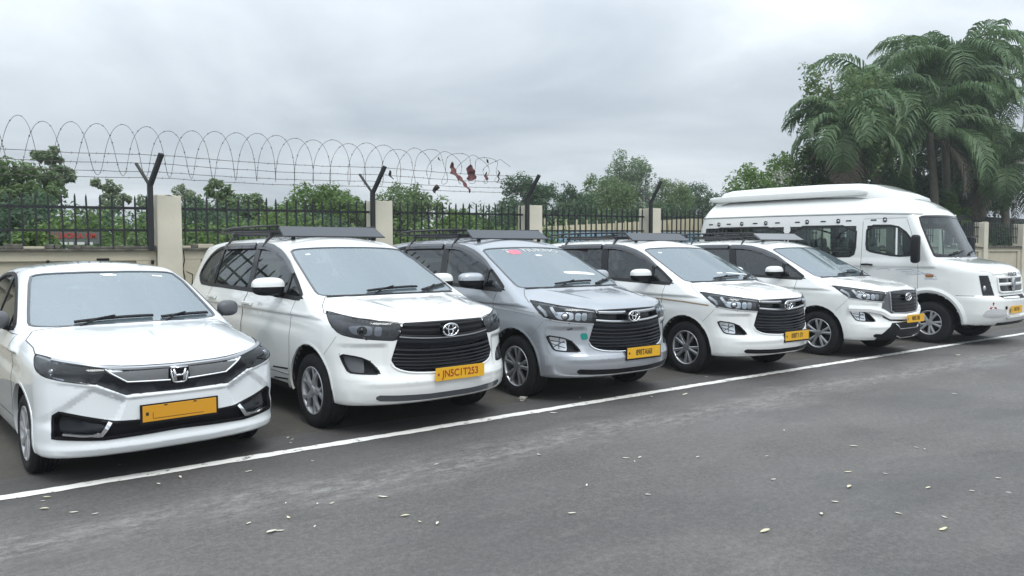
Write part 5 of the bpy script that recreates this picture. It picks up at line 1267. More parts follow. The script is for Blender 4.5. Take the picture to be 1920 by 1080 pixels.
# shreds of cloth caught in the wire
mat('rag_maroon', (.13, .045, .05), .9, noise=(12, .7, (.24, .12, .12)))
mat('rag_brown', (.06, .05, .042), .9)
def rag(pts, m_, label, wob_=.03):
    c = np.array(pts).mean(0); P = round_poly(np.array([(x, 0, z) for x, z in pts]), 1); P = dens(P, .04)
    vs, _, fs, _, _, _ = delaunay_2d_cdt([Vector((p[0], p[2])) for p in P] + [Vector((c[0] + random.uniform(-.02, .02), c[1] + random.uniform(-.06, .06))) for _ in range(5)], [(i, (i + 1) % len(P)) for i in range(len(P))], [list(range(len(P)))], 1, 1e-5)
    V = [(v[0], wob_ * math.sin(v[0] * 23 + v[1] * 31) + .02 * math.sin(v[1] * 60), v[1]) for v in vs]
    m = len(V); V += [(x, y + .006, z) for x, y, z in V]
    me = mesh_py('torn_cloth', V, [tuple(f) for f in fs] + [tuple(i + m for i in f[::-1]) for f in fs]); o = obj('torn_cloth', me, m_, None, (0, YW - .22, 0)); props(o, label, 'rag')
rag([(6.74, 3.05), (6.80, 2.98), (6.90, 2.84), (7.02, 2.76), (7.10, 2.62), (7.13, 2.52), (7.06, 2.60), (6.98, 2.66), (6.93, 2.72), (6.84, 2.78), (6.78, 2.82), (6.72, 2.84), (6.76, 2.92)], 'rag_maroon', 'ragged maroon cloth strip hanging diagonally in the razor wire, larger of the two')
rag([(7.10, 3.02), (7.18, 2.99), (7.20, 2.90), (7.27, 2.80), (7.22, 2.76), (7.12, 2.74), (7.04, 2.78), (7.10, 2.86), (7.06, 2.92)], 'rag_maroon', 'bunched maroon cloth scrap caught in the wire, right of the diagonal strip')
rag([(7.44, 2.92), (7.49, 2.84), (7.52, 2.78), (7.46, 2.76), (7.42, 2.80), (7.45, 2.86)], 'rag_maroon', 'small reddish scrap furthest right in the wire')
rag([(6.42, 2.60), (6.48, 2.66), (6.52, 2.58), (6.45, 2.50), (6.40, 2.50)], 'rag_brown', 'small dark brown scrap low in the wire, left of the maroon cloths')
rag([(5.62, 2.84), (5.65, 2.80), (5.71, 2.68), (5.67, 2.70), (5.62, 2.76)], 'rag_brown', 'dark plastic shred just right of the second wire post')
rag([(6.50, 3.10), (6.54, 3.08), (6.56, 3.03), (6.52, 3.05)], 'rag_brown', 'tiny dark shred at the top of the coil', .01)
rag([(7.44, 3.13), (7.48, 3.11), (7.53, 3.05), (7.47, 3.08)], 'rag_brown', 'tiny brown shred at the coil end top, right of the cloths', .01)
rag([(7.70, 2.98), (7.74, 2.90), (7.735, 2.80), (7.69, 2.73), (7.71, 2.82)], 'rag_brown', 'thin curved dark shred at the very right end of the coil', .01)
# ------------------------------------------------------------------ buildings beyond the wall
mat('shed_cream', (.55, .50, .36), .8, noise=(.8, .3, (.62, .58, .45))); mat('shed_blue', (.20, .34, .46), .7, noise=(.6, .3, (.28, .42, .52)))
mat('net_green', (.040, .085, .070), .8, noise=(.7, .6, (.06, .13, .075)), bump=(12, .3)); mat('sign_red', srgb(170, 60, 50), .6); mat('sign_board', (.10, .12, .11), .7); mat('sign_white', (.6, .62, .62), .6)
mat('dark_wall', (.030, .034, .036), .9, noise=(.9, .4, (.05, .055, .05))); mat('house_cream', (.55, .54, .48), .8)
b = thing('shed', 'low cream and pale blue shed wall beyond the railing, under the dark hedge', 'shed', (17, 22, 0))
for nm, V, m_ in (('cream_wall', [(0, 0, 2.27), (10.5, 0, 2.27), (10.5, 0, 2.98), (4.8, 0, 2.62), (0, 0, 2.38)], 'shed_cream'), ('blue_wall', [(0, -.03, 0), (10.5, -.03, 0), (10.5, -.03, 2.30), (0, -.03, 2.26)], 'shed_blue')):
    m = len(V); V2 = V + [(x, y + .25, z) for x, y, z in V]; F = [tuple(range(m)), tuple(range(2 * m - 1, m - 1, -1))] + [(i, i + m, (i + 1) % m + m, (i + 1) % m) for i in range(m)]
    obj(nm, mesh_py(nm, V2, F, False), m_, b)
for k in range(20): obj('wall_rib', cached('rib', box_mesh, 'wall_rib', (0, -.06, .0), (.05, .04, .5)), 'shed_cream', b, (.3 + k * .52, -.01, 2.45))
s = thing('red_letter_sign', 'low dark sign with a line of red letters behind the left railing', 'sign', (1.74, 15.9, 1.70))
obj('board', box_mesh('board', (0, 0, .1), (1.25, .04, .22)), 'sign_board', s); obj('lettering', text_mesh('lettering', 'IIII LNOI LDONA NM', .135, .004, .88, .004), 'sign_red', s, (-.02, -.026, .135), (R(90), 0, 0))
for k, x_ in enumerate((-.40, -.27, -.17, .0, .12, .27, .43)): obj('white_block', box_mesh('white_block', (0, 0, 0), (.07 + .05 * (k % 2), .03, .045)), 'sign_white', s, (x_, -.04, .0))
obj('sign_leg', box_mesh('sign_leg', (0, 0, -.85), (.06, .04, 1.7)), 'sign_board', s)
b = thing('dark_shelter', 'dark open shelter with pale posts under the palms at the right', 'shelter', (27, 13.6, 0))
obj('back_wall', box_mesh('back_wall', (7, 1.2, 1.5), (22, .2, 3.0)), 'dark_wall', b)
for k, x_ in enumerate((-2.0, -.9, .6, 2.4, 4.6, 7.2)):
    pl = obj('pale_post', box_mesh('pale_post', (0, 0, 1.35), (.16, .16, 2.7)), 'house_cream', b, (x_, 0, 0))
for k, (x_, z_) in enumerate(((1.5, 2.35), (1.5, 2.05), (1.5, 1.8), (-1.45, 2.1), (-1.45, 1.85), (3.6, 2.5))): obj('window_pane', box_mesh('window_pane', (0, 0, 0), (.22, .04, .2)), 'sign_white', b, (x_, 1.06, z_))

# ------------------------------------------------------------------ vegetation
def leafmat(name, c0, c1, c2=None, trans=.45):
    m = bpy.data.materials.new(name); m.use_nodes = True; t = m.node_tree; b = t.nodes['Principled BSDF']
    g = N(t, 'ShaderNodeNewGeometry'); r = N(t, 'ShaderNodeValToRGB'); L(t, g.outputs['Random Per Island'], r.inputs[0])
    r.color_ramp.elements[0].color = (*c0, 1); r.color_ramp.elements[1].color = (*c1, 1)
    co = N(t, 'ShaderNodeTexCoord'); n = N(t, 'ShaderNodeTexNoise'); n.inputs['Scale'].default_value = .9; n.inputs['Detail'].default_value = 3; L(t, co.outputs['Object'], n.inputs['Vector'])
    rr = N(t, 'ShaderNodeValToRGB'); rr.color_ramp.elements[0].position = .4; rr.color_ramp.elements[1].position = .62; L(t, n.outputs[0], rr.inputs[0])
    mxx = N(t, 'ShaderNodeMixRGB'); L(t, rr.outputs[0], mxx.inputs[0]); L(t, r.outputs[0], mxx.inputs[1]); mxx.inputs[2].default_value = (*(c2 or c1), 1); mx2 = N(t, 'ShaderNodeMixRGB'); mx2.inputs[0].default_value = .45; L(t, r.outputs[0], mx2.inputs[1]); L(t, mxx.outputs[0], mx2.inputs[2])
    L(t, mx2.outputs[0], b.inputs['Base Color']); b.inputs['Roughness'].default_value = .6
    tr = N(t, 'ShaderNodeBsdfTranslucent'); L(t, mx2.outputs[0], tr.inputs[0]); ms = N(t, 'ShaderNodeMixShader'); ms.inputs[0].default_value = trans
    o = t.nodes['Material Output']; L(t, b.outputs[0], ms.inputs[1]); L(t, tr.outputs[0], ms.inputs[2]); L(t, ms.outputs[0], o.inputs[0]); MATS[name] = m
leafmat('leaf_mid', (.10, .165, .06), (.18, .26, .105), (.12, .19, .07)); leafmat('leaf_bright', (.085, .16, .035), (.18, .28, .075), (.11, .20, .05)); leafmat('leaf_dark', (.05, .10, .048), (.105, .17, .08), (.062, .12, .06))
leafmat('leaf_far', (.06, .115, .065), (.10, .165, .09), (.075, .135, .075)); leafmat('leaf_hazy', (.15, .22, .12), (.24, .32, .18), (.18, .25, .15), .45); leafmat('leaf_pale', (.18, .23, .13), (.28, .34, .20), (.22, .27, .17), .4)  # far foliage: distance haze is tinted into these leaf colours
leafmat('palm_green', (.05, .11, .045), (.14, .21, .09), (.08, .15, .06), .3); leafmat('palm_dry', (.10, .085, .06), (.20, .17, .13), (.13, .11, .09), .15); leafmat('blossom', (.45, .46, .40), (.62, .62, .56), None, .2)
mat('bark', (.10, .085, .065), .95, noise=(6, .6, (.16, .14, .11)), bump=(30, .6)); mat('palm_trunk', (.14, .13, .10), .9, noise=(5, .6, (.20, .19, .15)), bump=(20, .5))
def leaf_cloud(name, blobs, n, size, seed, shell=.55, droop=0, holes=.0):
    """small leaf faces spread through clumped volumes; blobs = (x,y,z,rx,ry,rz)"""
    g = np.random.default_rng(seed); B = np.array(blobs, float)
    sub = []
    for b in B:                                             # each blob breaks into small clumps
        k = max(10, int(26 * (b[3] * b[4] * b[5]) ** (1 / 3) ** 1))
        v = g.normal(size=(k, 3)); v /= np.linalg.norm(v, axis=1)[:, None]; rr = g.uniform(shell, 1.0, k) ** .7
        c = b[:3] + v * b[3:] * rr[:, None]; r = g.uniform(.26, .52, k) * (b[3:].mean())
        sub += [np.concatenate([c, r[:, None]], 1)]
    S = np.concatenate(sub); w = S[:, 3] ** 2; w /= w.sum(); idx = g.choice(len(S), n, p=w)
    v = g.normal(size=(n, 3)); v /= np.linalg.norm(v, axis=1)[:, None]; rr = g.uniform(.2, 1, n) ** .5
    C = S[idx, :3] + v * (S[idx, 3] * rr)[:, None]; C[:, 2] -= droop * np.abs(g.normal(size=n))
    nrm = v * .7 + g.normal(size=(n, 3)) * .6 + np.array([0, 0, .5]); nrm /= np.linalg.norm(nrm, axis=1)[:, None]
    a = g.normal(size=(n, 3)); a -= (a * nrm).sum(1)[:, None] * nrm; a /= np.linalg.norm(a, axis=1)[:, None]; b_ = np.cross(nrm, a)
    s = g.uniform(.6, 1.3, n)[:, None] * size
    V = np.stack([C - a * s, C - b_ * s * .45 + nrm * s * .12, C + a * s, C + b_ * s * .45 + nrm * s * .12], 1).reshape(-1, 3)
    F = np.arange(n * 4).reshape(n, 4)
    return mesh_np(name, V, F, False)
def trunk_mesh(name, h, r, branches, seed):
    g = random.Random(seed); A = Acc(); P = [(0, 0, 0)]
    for i in range(1, 7): P.append((g.uniform(-.12, .12) * i / 3, g.uniform(-.1, .1) * i / 3, h * i / 6))
    A.tube(P, list(np.linspace(r, r * .45, 7)), 8)
    for (bx, by, bz) in branches:
        k = g.uniform(.45, .85); s = np.array(P[min(5, int(6 * k))]); e = np.array((bx, by, bz)); m_ = (s + e) / 2 + np.array([0, 0, .25])
        A.tube([s, m_, e], [r * .42, r * .25, r * .08], 6)
    return A.mesh(name)
def tree(x, y, h, w, style, label, seed, n=5200, size=.10, zlow=.30, group='trees beyond the wall', leaf='leaf_mid', blobs=None, open_=False):
    g = random.Random(seed); t = thing('tree', label, 'tree', (x, y, 0), 0, group)
    if blobs is None:
        blobs = []
        k = 15
        for i in range(k):
            a = 2.4 * i; q = g.uniform(.15, .75) * w; z = h * (zlow + .1 + (.80 - zlow) * ((i * .37) % 1)); f = 1 - abs(z / h - .55) * .9
            r = w * g.uniform(.34, .50) * f; blobs.append((q * math.cos(a) * f, q * math.sin(a) * f, z, r, r, r * g.uniform(.6, .85)))
        blobs.append((0, 0, h - w * .30, w * .42, w * .42, w * .30))
    if open_: blobs = [(a, b, c, d * .75, e * .75, f * .6) for a, b, c, d, e, f in blobs]
    obj('trunk', trunk_mesh('trunk', h * .72, .03 * h + .04, [b[:3] for b in blobs[:7]], seed), 'bark', t)
    obj('crown', leaf_cloud('crown', blobs, n, size, seed), leaf, t)
    return t
T = [ # x, y, h, w, leaf, label, open
 (1.55, 25, 3.85, 1.5, 'leaf_mid', 'mid green round tree behind the railing at the left edge', 0, 7000),
 (.3, 26, 4.1, 1.8, 'leaf_mid', 'green tree cut by the left edge of the picture', 0, 6000),
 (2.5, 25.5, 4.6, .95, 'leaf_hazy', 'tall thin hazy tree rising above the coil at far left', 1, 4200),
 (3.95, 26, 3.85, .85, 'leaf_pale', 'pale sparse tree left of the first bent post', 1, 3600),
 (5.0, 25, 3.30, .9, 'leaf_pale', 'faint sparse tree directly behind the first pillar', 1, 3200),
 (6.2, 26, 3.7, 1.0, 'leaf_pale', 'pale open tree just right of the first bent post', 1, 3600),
 (7.95, 28, 3.95, .95, 'leaf_mid', 'small round-topped tree right of the first pillar', 0, 4200),
 (9.2, 29, 3.6, 1.2, 'leaf_mid', 'low bushy tree behind the middle of the second railing bay', 0, 4600),
 (11.4, 28, 4.0, 1.9, 'leaf_bright', 'broad flat-topped bright green tree left of the second post', 0, 9000),
 (13.2, 29.5, 3.9, 1.2, 'leaf_mid', 'darker green tree directly behind the second Y-shaped post', 0, 4600),
 (15.0, 28, 4.15, 1.9, 'leaf_mid', 'wide green tree right of the second pillar', 0, 8000),
 (17.4, 28, 3.4, 1.3, 'leaf_bright', 'lower green tree behind the third railing bay', 0, 4600),
 (19.3, 29, 3.2, 1.2, 'leaf_bright', 'lowest bright shrub-like tree before the third post', 0, 4200),
 (22.9, 30, 5.2, 1.9, 'leaf_dark', 'dark green tree behind the third bent post', 0, 9000),
 (25.7, 30, 4.7, 1.8, 'leaf_dark', 'dark broad tree right of the third pillar', 0, 7600),
 (30.0, 32, 5.7, 2.1, 'leaf_mid', 'mid green tree left of the tallest crown', 0, 8600),
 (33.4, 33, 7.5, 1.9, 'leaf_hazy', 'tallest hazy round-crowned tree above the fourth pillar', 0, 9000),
 (36.3, 32.5, 6.0, 2.1, 'leaf_mid', 'leafy tree right of the tallest crown', 0, 7600),
 (40.3, 34, 5.9, 2.3, 'leaf_dark', 'dark round tree behind the rear of the van', 0, 7600),
 (45.5, 35, 5.9, 2.2, 'leaf_dark', 'dark tree seen just above the van roof rear', 0, 6000)]
TALL = [(0, 0, 6.55, 1.15, 1.0, .85), (-.9, 0, 6.1, .8, .8, .6), (.95, 0, 6.2, .8, .8, .65), (.2, 0, 5.2, 1.2, 1.0, .9), (-.6, 0, 4.2, 1.4, 1.1, 1.0), (.9, 0, 4.0, 1.5, 1.1, 1.0), (0, 0, 2.9, 1.8, 1.2, 1.0)]
for i, (x, y, h, w, lf, lab, op, n) in enumerate(T):
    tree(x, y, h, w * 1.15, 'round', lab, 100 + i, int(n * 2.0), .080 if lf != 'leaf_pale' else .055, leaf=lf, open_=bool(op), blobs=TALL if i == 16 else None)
# dense hedge in front of the trees
hb = [(x, y, z, 1.3, .9, 1.0) for x, y, z in [(6.5 + i * 1.25, 20.5 + .4 * math.sin(i), 1.35 + .25 * math.sin(i * 1.7)) for i in range(-3, 9)]]
o = obj('hedge', leaf_cloud('hedge', hb, 24000, .07, 5), 'leaf_bright'); props(o, 'bright leafy undergrowth behind the second and third railing bays', 'hedge', None, 'stuff')
hb = [(x, 24.5, 2.2 + .2 * math.sin(x), 1.5, 1.0, 1.15) for x in np.arange(17.5, 44, 1.5)]
o = obj('hedge', leaf_cloud('hedge', hb, 26000, .09, 6), 'leaf_dark'); props(o, 'dark hedge above the cream shed wall', 'hedge', None, 'stuff')
tree(1.15, 14.6, 1.98, .42, 'round', 'small yellow-green bush beside the red lettered sign', 61, 1800, .045, .4, 'shrubs near the wall', 'leaf_bright', [(0, 0, 1.72, .34, .3, .24), (.1, 0, 1.5, .4, .3, .3)])
tree(2.75, 14.9, 1.95, .5, 'round', 'green shrub right of the red lettered sign', 62, 2400, .045, .4, 'shrubs near the wall', 'leaf_mid', [(0, 0, 1.6, .5, .3, .3), (.5, 0, 1.5, .4, .3, .3), (-.3, 0, 1.5, .35, .3, .3)])
hb = [(x, 22.5 + .5 * math.sin(x * 2), 1.75 + .18 * math.sin(x * 1.3), 1.3, .9, .95) for x in np.arange(-4, 9.5, 1.1)]
o = obj('hedge', leaf_cloud('hedge', hb, 26000, .075, 15), 'leaf_far'); props(o, 'hazy green thicket seen between the bars of the left railing bays', 'hedge', None, 'stuff')
# palms
def frond(A, base, az, el, ln, droop, g, width=.60, nl=38, twist=0):
    d = np.array([math.cos(az), math.sin(az), 0]); P = []; ang = el
    p = np.array(base, float); n = 14
    for i in range(n + 1):
        P.append(p.copy()); st = ln / n; p = p + (d * math.cos(ang) + np.array([0, 0, math.sin(ang)])) * st; ang -= droop / n * (1 + 1.2 * i / n)
    P = np.array(P); A['rachis'].tube(P, list(np.linspace(.035, .008, n + 1)), 4)
    T = np.gradient(P, axis=0); T /= np.linalg.norm(T, axis=1)[:, None]; side = np.array([-d[1], d[0], 0])
    for k in range(nl):
        t = .12 + .87 * (k + g.random() * .6) / nl; i = t * n; j = int(min(n - 1, i)); q = P[j] + (P[j + 1] - P[j]) * (i - j); tt = T[j]
        L_ = width * ln * .52 * math.sin(math.pi * (t * .80 + .16)) * g.uniform(.8, 1.1)
        for s in (-1, 1):
            up = np.cross(side, tt) * -1
            dirn = tt * .62 + side * s * .80 + np.array([0, 0, 1]) * (.15 + twist) ; dirn /= np.linalg.norm(dirn)
            a = q; m1 = a + dirn * L_ * .45; sagv = np.array([0, 0, -1]); m2 = m1 + (dirn * .75 + sagv * g.uniform(.35, .75)) * L_ * .35; e = m2 + (dirn * .35 + sagv * .9) * L_ * .28
            wv = tt * .021 * (1 + L_)
            A['leaf'].add([a - wv * .5, a + wv * .5, m1 + wv, m1 - wv, m2 + wv * .8, m2 - wv * .8, e], [(0, 1, 2, 3), (3, 2, 4, 5), (5, 4, 6)])
def palm(x, y, h, ln, label, seed, n=20, dry=4, crown_skew=0):
    g = random.Random(seed); t = thing('palm_tree', label, 'palm', (x, y, 0), 0, 'palms behind the van')
    P = [(.10 * math.sin(i * .7 + seed), .05 * i, h * i / 8) for i in range(9)]; rr = list(np.linspace(.20, .13, 9)); obj('trunk', tube_mesh('trunk', P, rr, 12), 'palm_trunk', t); top = P[-1]
    A = {'rachis': Acc(), 'leaf': Acc()}; D = {'rachis': Acc(), 'leaf': Acc()}
    for i in range(n):
        az = 2.4 * i + g.uniform(-.2, .2); el = g.uniform(-.1, 1.35) if i > 3 else 1.4
        frond(A, top, az, el, ln * g.uniform(.8, 1.1), g.uniform(1.3, 2.4), g)
    for i in range(dry): frond(D, (top[0], top[1], top[2] - .15), g.uniform(0, 6.28), g.uniform(-.9, -.2), ln * g.uniform(.7, .95), g.uniform(.6, 1.2), g, nl=26)
    obj('fronds', A['leaf'].mesh('fronds', False), 'palm_green', t); obj('frond_stems', A['rachis'].mesh('frond_stems'), 'leaf_mid', t)
    if dry: obj('dry_fronds', D['leaf'].mesh('dry_fronds', False), 'palm_dry', t); obj('dry_stems', D['rachis'].mesh('dry_stems'), 'palm_dry', t)
    return t
palm(32.4, 14.6, 6.3, 4.0, 'palm with the visible straight pale trunk above the van cab', 11, 20, 2)
palm(35.2, 15.4, 8.8, 4.8, 'tallest palm whose fronds leave the top of the picture', 12, 26, 3)
palm(26.6, 15.0, 5.9, 3.1, 'palm at the left of the cluster with fronds reaching over the sky', 13, 22, 5)
palm(39.5, 15.6, 7.4, 4.2, 'palm at the right edge with long hanging fronds', 14, 20, 5)
palm(41.5, 17.0, 10.0, 4.2, 'tall palm reaching out of the top right corner', 18, 24, 3)
palm(31.0, 16.2, 7.6, 4.0, 'palm in the middle of the cluster with fronds crossing the leafy tree', 15, 18, 3)
palm(38.6, 17.4, 9.2, 4.6, 'tall palm just left of the right edge, crown high in the picture', 19, 20, 3)
palm(36.8, 13.6, 5.0, 3.1, 'lower palm overhanging the shelter at the right', 16, 20, 7)
tree(27.9, 16.2, 8.9, 2.3, 'round', 'tall feathery green tree mixed among the palms', 71, 15000, .085, .3, 'leafy trees around the palms', 'leaf_mid', [(-.9, 0, 7.9, 1.0, .9, .75), (.3, 0, 7.3, 1.2, 1.0, .9), (-.6, 0, 6.5, 1.2, 1, .9), (1.9, 0, 7.9, 1.0, .9, .8), (1.2, .2, 6.4, 1.6, 1, 1.1), (.2, 0, 5.2, 1.7, 1, 1.0), (2.9, .3, 7.0, 1.1, .9, .9), (3.0, 0, 5.6, 1.4, 1, 1.2)])
tree(26.3, 17.2, 5.2, 2.3, 'round', 'spreading tree with white blossom left of the palms above the van roof', 72, 11000, .08, .25, 'leafy trees around the palms', 'leaf_bright', [(-2.6, 0, 3.7, 1.0, .8, .5), (-1.5, 0, 4.2, 1.2, .9, .6), (-.2, 0, 4.6, 1.3, .9, .7), (1.0, 0, 4.5, 1.4, 1, .9), (.2, 0, 3.6, 2.0, 1, .8)])
bl = obj('blossom', leaf_cloud('blossom', [(-2.2, -.6, 3.9, 1.0, .5, .45), (-1.0, -.7, 4.1, 1.1, .5, .6), (.6, -.7, 4.1, 1.4, .5, .7)], 1500, .045, 9), 'blossom', bpy.data.objects['tree.%03d' % (len([o for o in bpy.data.objects if o.name.startswith('tree')]) - 1)])
for i, (x, y, z, w, lab) in enumerate(((33.8, 17.5, 5.4, 3.2, 'dark leafy mass behind the straight palm trunk'), (37.8, 18.0, 6.0, 3.2, 'dark leafy tree filling the right edge'), (30.6, 17.8, 4.9, 2.6, 'dark leafy tree just above the van roof'), (42, 17.5, 7.0, 3.4, 'dark tree beyond the right edge palm'))):
    tree(x, y, z, w, 'round', lab, 80 + i, 14000, .11, .12, 'dark trees behind the palms', 'leaf_dark')
tree(34.2, 15.2, 3.9, 1.6, 'round', 'low green tree with layered branches right of the palm trunk', 91, 6000, .07, .4, 'leafy trees around the palms', 'leaf_bright', [(0, 0, 3.5, .8, .6, .3), (.8, 0, 3.1, .9, .6, .3), (-.4, 0, 2.9, .9, .6, .3), (.6, 0, 2.6, .8, .6, .25)])

for i, (x, y, z, w, lab) in enumerate(((33.0, 12.9, 2.6, 1.5, 'low dark shrub hanging over the wall right of the van windscreen'), (36.5, 12.6, 2.8, 1.7, 'dark shrub over the wall at the right edge'))):
    tree(x, y, z, w, 'round', lab, 95 + i, 7000, .06, .2, 'dark trees behind the palms', 'leaf_dark')
mat('rack_pale', (.24, .25, .26), .4, .2, .1)
# ------------------------------------------------------------------ vehicles
POSE = {1: (1.317, 5.732, 4.89), 2: (3.566, 5.702, 3.01), 3: (5.847, 5.697, .05), 4: (8.539, 5.633, -1.0), 5: (11.45, 5.558, -.75), 6: (14.407, 5.153, 2.4)}
GRP = 'people carriers parked side by side'
build_sedan(POSE[1])
build_mpv(POSE[2], 'white people carrier with black grille and smoked headlamps, second vehicle from the left', GRP, 'white_paint', 'dark', 'star', 'JN5C1T253', (.085, -.030, .515), dict(tilt=0, yaw=0, frame=False, ink='ink_red', sq=.92, ts=.088))
silver = build_mpv(POSE[3], 'silver grey people carrier with chrome-lined grille and lettering across its windscreen', GRP, 'silver_paint', 'chrome', 'twin', '89IITAI6II', (.14, -.016, .505), dict(tilt=0, yaw=0, sq=.72, ts=.085), trim='lip')
w4 = build_mpv(POSE[4], 'white people carrier with a thin gold stripe along its front door and wing', GRP, 'white_paint', 'chrome', 'twin', '00IIT1 I71', (.18, -.012, .50), dict(tilt=0, yaw=0, sq=.72, ts=.085))
build_mpv(POSE[5], 'white people carrier with a black trapezoid grille and squared bumper, next to the van', GRP, 'white_paint', 'new', 'twin', 'MI05 0III', (.12, -.060, .575), dict(tilt=0, yaw=0, frame=False, sq=.72, ts=.09), seatm='seat_cover')
build_van(POSE[6])
RG = 'black roof carriers on the people carriers'
roof_rack(POSE[2], 'black roof carrier with grey wind deflector on the second vehicle from the left', RG, .0)
roof_rack(POSE[3], 'black roof carrier with grey wind deflector on the silver car', RG, -.003)
roof_rack(POSE[4], 'black roof carrier on the white car with the gold stripe', RG, -.012)
roof_rack(POSE[5], 'pale roof carrier deflector on the white car next to the van', RG, .015, .04, 'rack_pale')
# markings on the silver car
C_ = fm
for s in (-1,):
    A = Acc()
    for dz in (0, -.035): A.add(*ribbon_data(fm, yz(-.9, [(1.28, .975 + dz), (.9, .962 + dz), (.55, .935 + dz)]), SIDE, .006, .0015, .002))
    obj('side_pinstripe', A.mesh('side_pinstripe', False), 'seam_soft', silver)
A = Acc(); A.add(*ribbon_data(fm, yz(-.9, [(2.5, .968), (1.5, .948), (.9, .925), (.52, .90)]), SIDE, .016, .002, .003)); obj('gold_side_stripe', A.mesh('gold_side_stripe', False), 'gold_stripe', w4)
obj('green_tape', patch('green_tape', fm, [(-.615, .15, .735), (-.55, .13, .738), (-.54, .13, .675), (-.60, .15, .665)], (.3, .95, 0), .003, .004, .03, 1), 'green_tape', silver)
obj('washer_cap', ribbon('washer_cap', fm, [(-.72, .22, .775), (-.68, .2, .79)], FRONT, .018, .004, .006), 'grey_plastic', silver)
def ws_patch(x0, x1, z0, z1, m_, par, nm, skew=.0):
    yy = lambda z: 1.83 - (1.62 - z) * 2.1
    obj(nm, patch(nm, fm, [(x0, yy(z1), z1), (x1, yy(z1), z1), (x1 + skew, yy(z0), z0), (x0 + skew, yy(z0), z0)], D_WS, -.0025, .0008, .05, 1), m_, par)
ws_patch(-.37, -.20, 1.545, 1.598, 'sticker_red', silver, 'red_banner_block')
tm = text_mesh('windscreen_lettering', 'T    TIURINO', .125, .0004, 1.28, .005)
P3 = [(v.co.x * .92, 1.76 + v.co.y * .90, 1.575 + v.co.y * .43) for v in tm.vertices]; Q3, _b = on_surface(fm, P3, D_WS); n3 = normals_of(fm, Q3)
for v, q_, n_ in zip(tm.vertices, Q3, n3): v.co = Vector(q_ - n_ * .0012)
obj('windscreen_lettering', tm, 'sticker_white', silver)
ws_patch(-.05, .04, 1.515, 1.53, 'sticker_white', silver, 'windscreen_sticker', .02)
ws_patch(-.52, -.46, 1.562, 1.578, 'sticker_white', w4, 'windscreen_sticker'); 
for a0, a1 in ((-.06, .06), (.14, .62)): ws_patch(a0, a1, 1.262, 1.275, 'sticker_white', w4, 'paper_strip')
ws_patch(.05, .55, 1.305, 1.335, 'sticker_white', silver, 'paper_strip')
mc2 = [o for o in bpy.data.objects if o.name.startswith('people_carrier')][0]
ws_patch(-.55, -.50, 1.567, 1.58, 'sticker_white', mc2, 'windscreen_sticker')
P0, _ = on_surface(fm, [(-.9, 2.056, .979)], SIDE)
obj('side_disc', tube_mesh('side_disc', [(P0[0][0] - .001, 2.056 + .075 * math.cos(t), .979 + .085 * math.sin(t)) for t in np.linspace(0, 2 * math.pi, 28, endpoint=False)], .0025, 4, True), 'seam_soft', mc2)
# ------------------------------------------------------------------ litter on the ground
mat('leaf_litter', (.64, .62, .54), .8, noise=(30, .35, (.52, .46, .32))); mat('leaf_litter_yellow', (.62, .59, .42), .8, noise=(30, .4, (.48, .42, .24))); mat('foil', (.55, .54, .48), .5)
def leaf_mesh(seed):
    g = random.Random(seed); n = 7; V = []; F = []
    for i in range(n):
        t = i / (n - 1); w = math.sin(math.pi * min(1, t * .94 + .04)) * .5 * g.uniform(.8, 1.1); z = .12 * math.sin(t * 3 + seed)
        V += [(t - .5, -w * .5, .10 + z + .05), (t - .5, 0, .06 + z), (t - .5, w * .5, .10 + z + .05)]
    for i in range(n - 1):
        for k in range(2): F.append((i * 3 + k, i * 3 + 3 + k, i * 3 + 4 + k, i * 3 + k + 1))
    m = len(V); V += [(x, y, z + .03) for x, y, z in V]; F += [tuple(i + m for i in f[::-1]) for f in F]
    return mesh_py('leaf', V, F)
LM = [leaf_mesh(i) for i in range(5)]
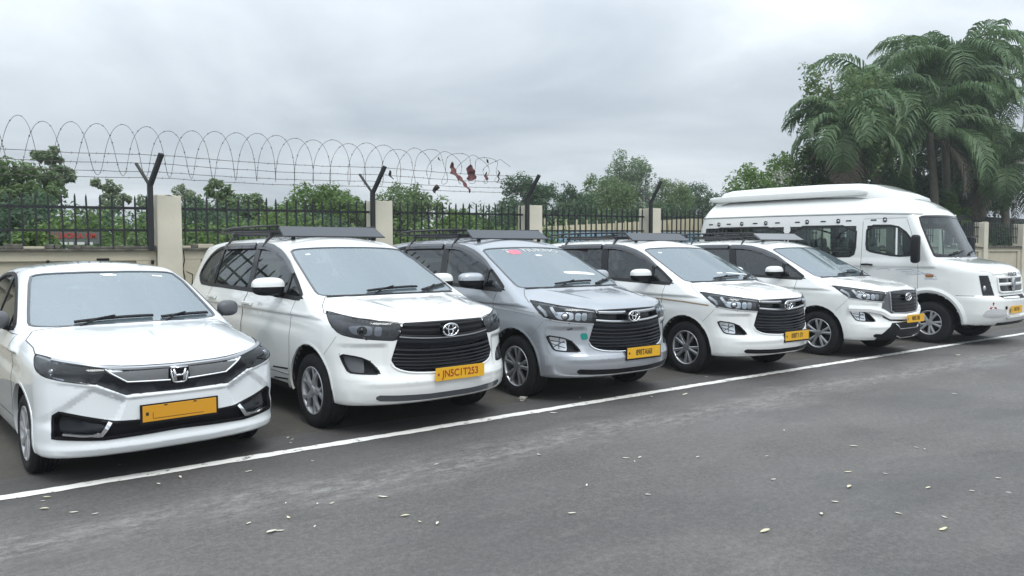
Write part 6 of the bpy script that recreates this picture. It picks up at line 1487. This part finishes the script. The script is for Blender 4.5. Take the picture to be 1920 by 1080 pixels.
LEAVES = [(0.45, 5.433, 1, 0.06), (0.487, 5.68, 1, 0.05), (0.457, 5.612, 0, 0.03), (0.587, 5.26, 0, 0.055), (0.687, 5.151, 0, 0.045), (1.126, 5.55, 0, 0.045), (1.285, 5.628, 0, 0.05), (1.714, 5.483, 0, 0.05), (2.19, 5.471, 0, 0.03), (2.23, 4.396, 0, 0.07), (2.175, 3.997, 1, 0.06), (2.889, 4.827, 0, 0.04), (1.381, 4.434, 0, 0.05), (1.603, 4.389, 1, 0.05), (1.838, 4.522, 0, 0.03), (1.682, 4.65, 0, 0.03), (1.444, 4.22, 0, 0.08), (1.487, 4.209, 0, 0.05), (1.914, 4.477, 0, 0.04), (2.196, 3.86, 1, 0.04), (2.265, 3.776, 0, 0.05), (1.671, 4.155, 0, 0.03), (3.007, 3.436, 0, 0.055), (3.673, 4.59, 0, 0.05), (4.144, 4.108, 0, 0.06), (4.24, 4.055, 0, 0.05), (3.691, 2.558, 1, 0.08), (4.211, 2.527, 0, 0.06), (4.487, 2.6, 0, 0.05), (5.163, 2.899, 1, 0.06), (4.845, 2.71, 1, 0.07), (5.247, 2.382, 1, 0.05), (4.536, 1.97, 1, 0.07), (4.752, 2.057, 0, 0.04), (4.596, 2.253, 0, 0.05), (5.41, 2.177, 0, 0.04), (5.861, 2.19, 0, 0.05), (6.243, 2.934, 0, 0.05), (6.248, 2.869, 0, 0.04), (5.884, 3.263, 0, 0.07), (5.894, 3.909, 0, 0.04), (6.079, 5.657, 0, 0.07), (6.487, 5.54, 0, 0.09), (4.724, 5.672, 0, 0.09), (4.133, 4.007, 0, 0.03), (5.06, 3.5, 0, 0.03), (4.606, 3.801, 0, 0.04), (8.836, 4.655, 0, 0.05), (8.896, 3.784, 0, 0.07), (7.589, 6.144, 0, 0.05), (5.441, 6.095, 0, 0.05), (3.636, 3.403, 0, 0.04), (3.451, 3.791, 0, 0.04), (4.58, 3.114, 0, 0.05), (5.34, 2.719, 0, 0.04), (2.3, 6.279, 0, 0.05), (2.302, 6.187, 0, 0.03), (2.253, 6.093, 0, 0.03), (12.165, 5.154, 0, 0.12), (4.608, 5.759, 0, 0.03)]
for i, (x, y, k, s) in enumerate(LEAVES):
    o = obj('fallen_leaf', LM[i % 5], 'leaf_litter_yellow' if k else 'leaf_litter', None, (x, y, .009 if y < 6.2 else .005), (0, 0, random.uniform(0, 6.28))); o.scale = (s * .95, s * .75, s * .4)
    props(o, 'small yellowing leaf lying flat on the asphalt' if k else 'small pale dry leaf lying flat on the asphalt', 'leaf', 'yellowing fallen leaves' if k else 'pale dry fallen leaves')
A = Acc(); g = random.Random(2)
for k in range(4): A.tube([(g.uniform(-.05, .05), g.uniform(-.04, .04), g.uniform(.004, .05)) for _ in range(6)], .004, 4)
o = obj('crumpled_wrapper', A.mesh('crumpled_wrapper'), 'foil', None, (4.835, 6.30, .006)); props(o, 'crumpled pale string-like litter beside the silver car front wheel', 'litter')

for (x, y), t_ in {(2.23, 4.396): 'long pale leaf on the open asphalt below the plate of the second car', (1.444, 4.22): 'largest whitish leaf at the very bottom, left of centre', (3.691, 2.558): 'long yellowish leaf at the bottom edge, right of centre', (4.845, 2.71): 'yellow-cream leaf with a smaller one beside it in the right half of the road', (4.536, 1.97): 'yellow leaf at the bottom edge furthest right', (5.884, 3.263): 'pale leaf amid small specks in the right half of the road', (6.079, 5.657): 'pale leaf just outside the white line in front of the silver car', (6.487, 5.54): 'widest pale leaf near the white line, right of the silver car plate', (4.724, 5.672): 'pale elongated leaf at the white line left of the silver car plate', (8.896, 3.784): 'pale leaf far up the road below the van bumper', (12.165, 5.154): 'farthest and widest pale leaf, close to the white line below the van'}.items():
    i = min(range(len(LEAVES)), key=lambda k: (LEAVES[k][0] - x) ** 2 + (LEAVES[k][1] - y) ** 2)
    o = bpy.data.objects['fallen_leaf' + ('.%03d' % i if i else '')]; o['label'] = t_
# ------------------------------------------------------------------ moist air
hz = bpy.data.materials.new('moist_air'); hz.use_nodes = True; t = hz.node_tree; t.nodes.clear()
pv = N(t, 'ShaderNodeVolumePrincipled'); pv.inputs['Color'].default_value = (.86, .93, .97, 1); pv.inputs['Density'].default_value = .0012; pv.inputs['Anisotropy'].default_value = 0
o_ = N(t, 'ShaderNodeOutputMaterial'); L(t, pv.outputs[0], o_.inputs['Volume'])
me = box_mesh('haze', (20, 10, 7.0), (200, 200, 17.0)); ho = bpy.data.objects.new('haze', me); COL.objects.link(ho); me.materials.append(hz); ho['kind'] = 'stuff'; ho['label'] = 'thin moist haze in the air over the whole place'
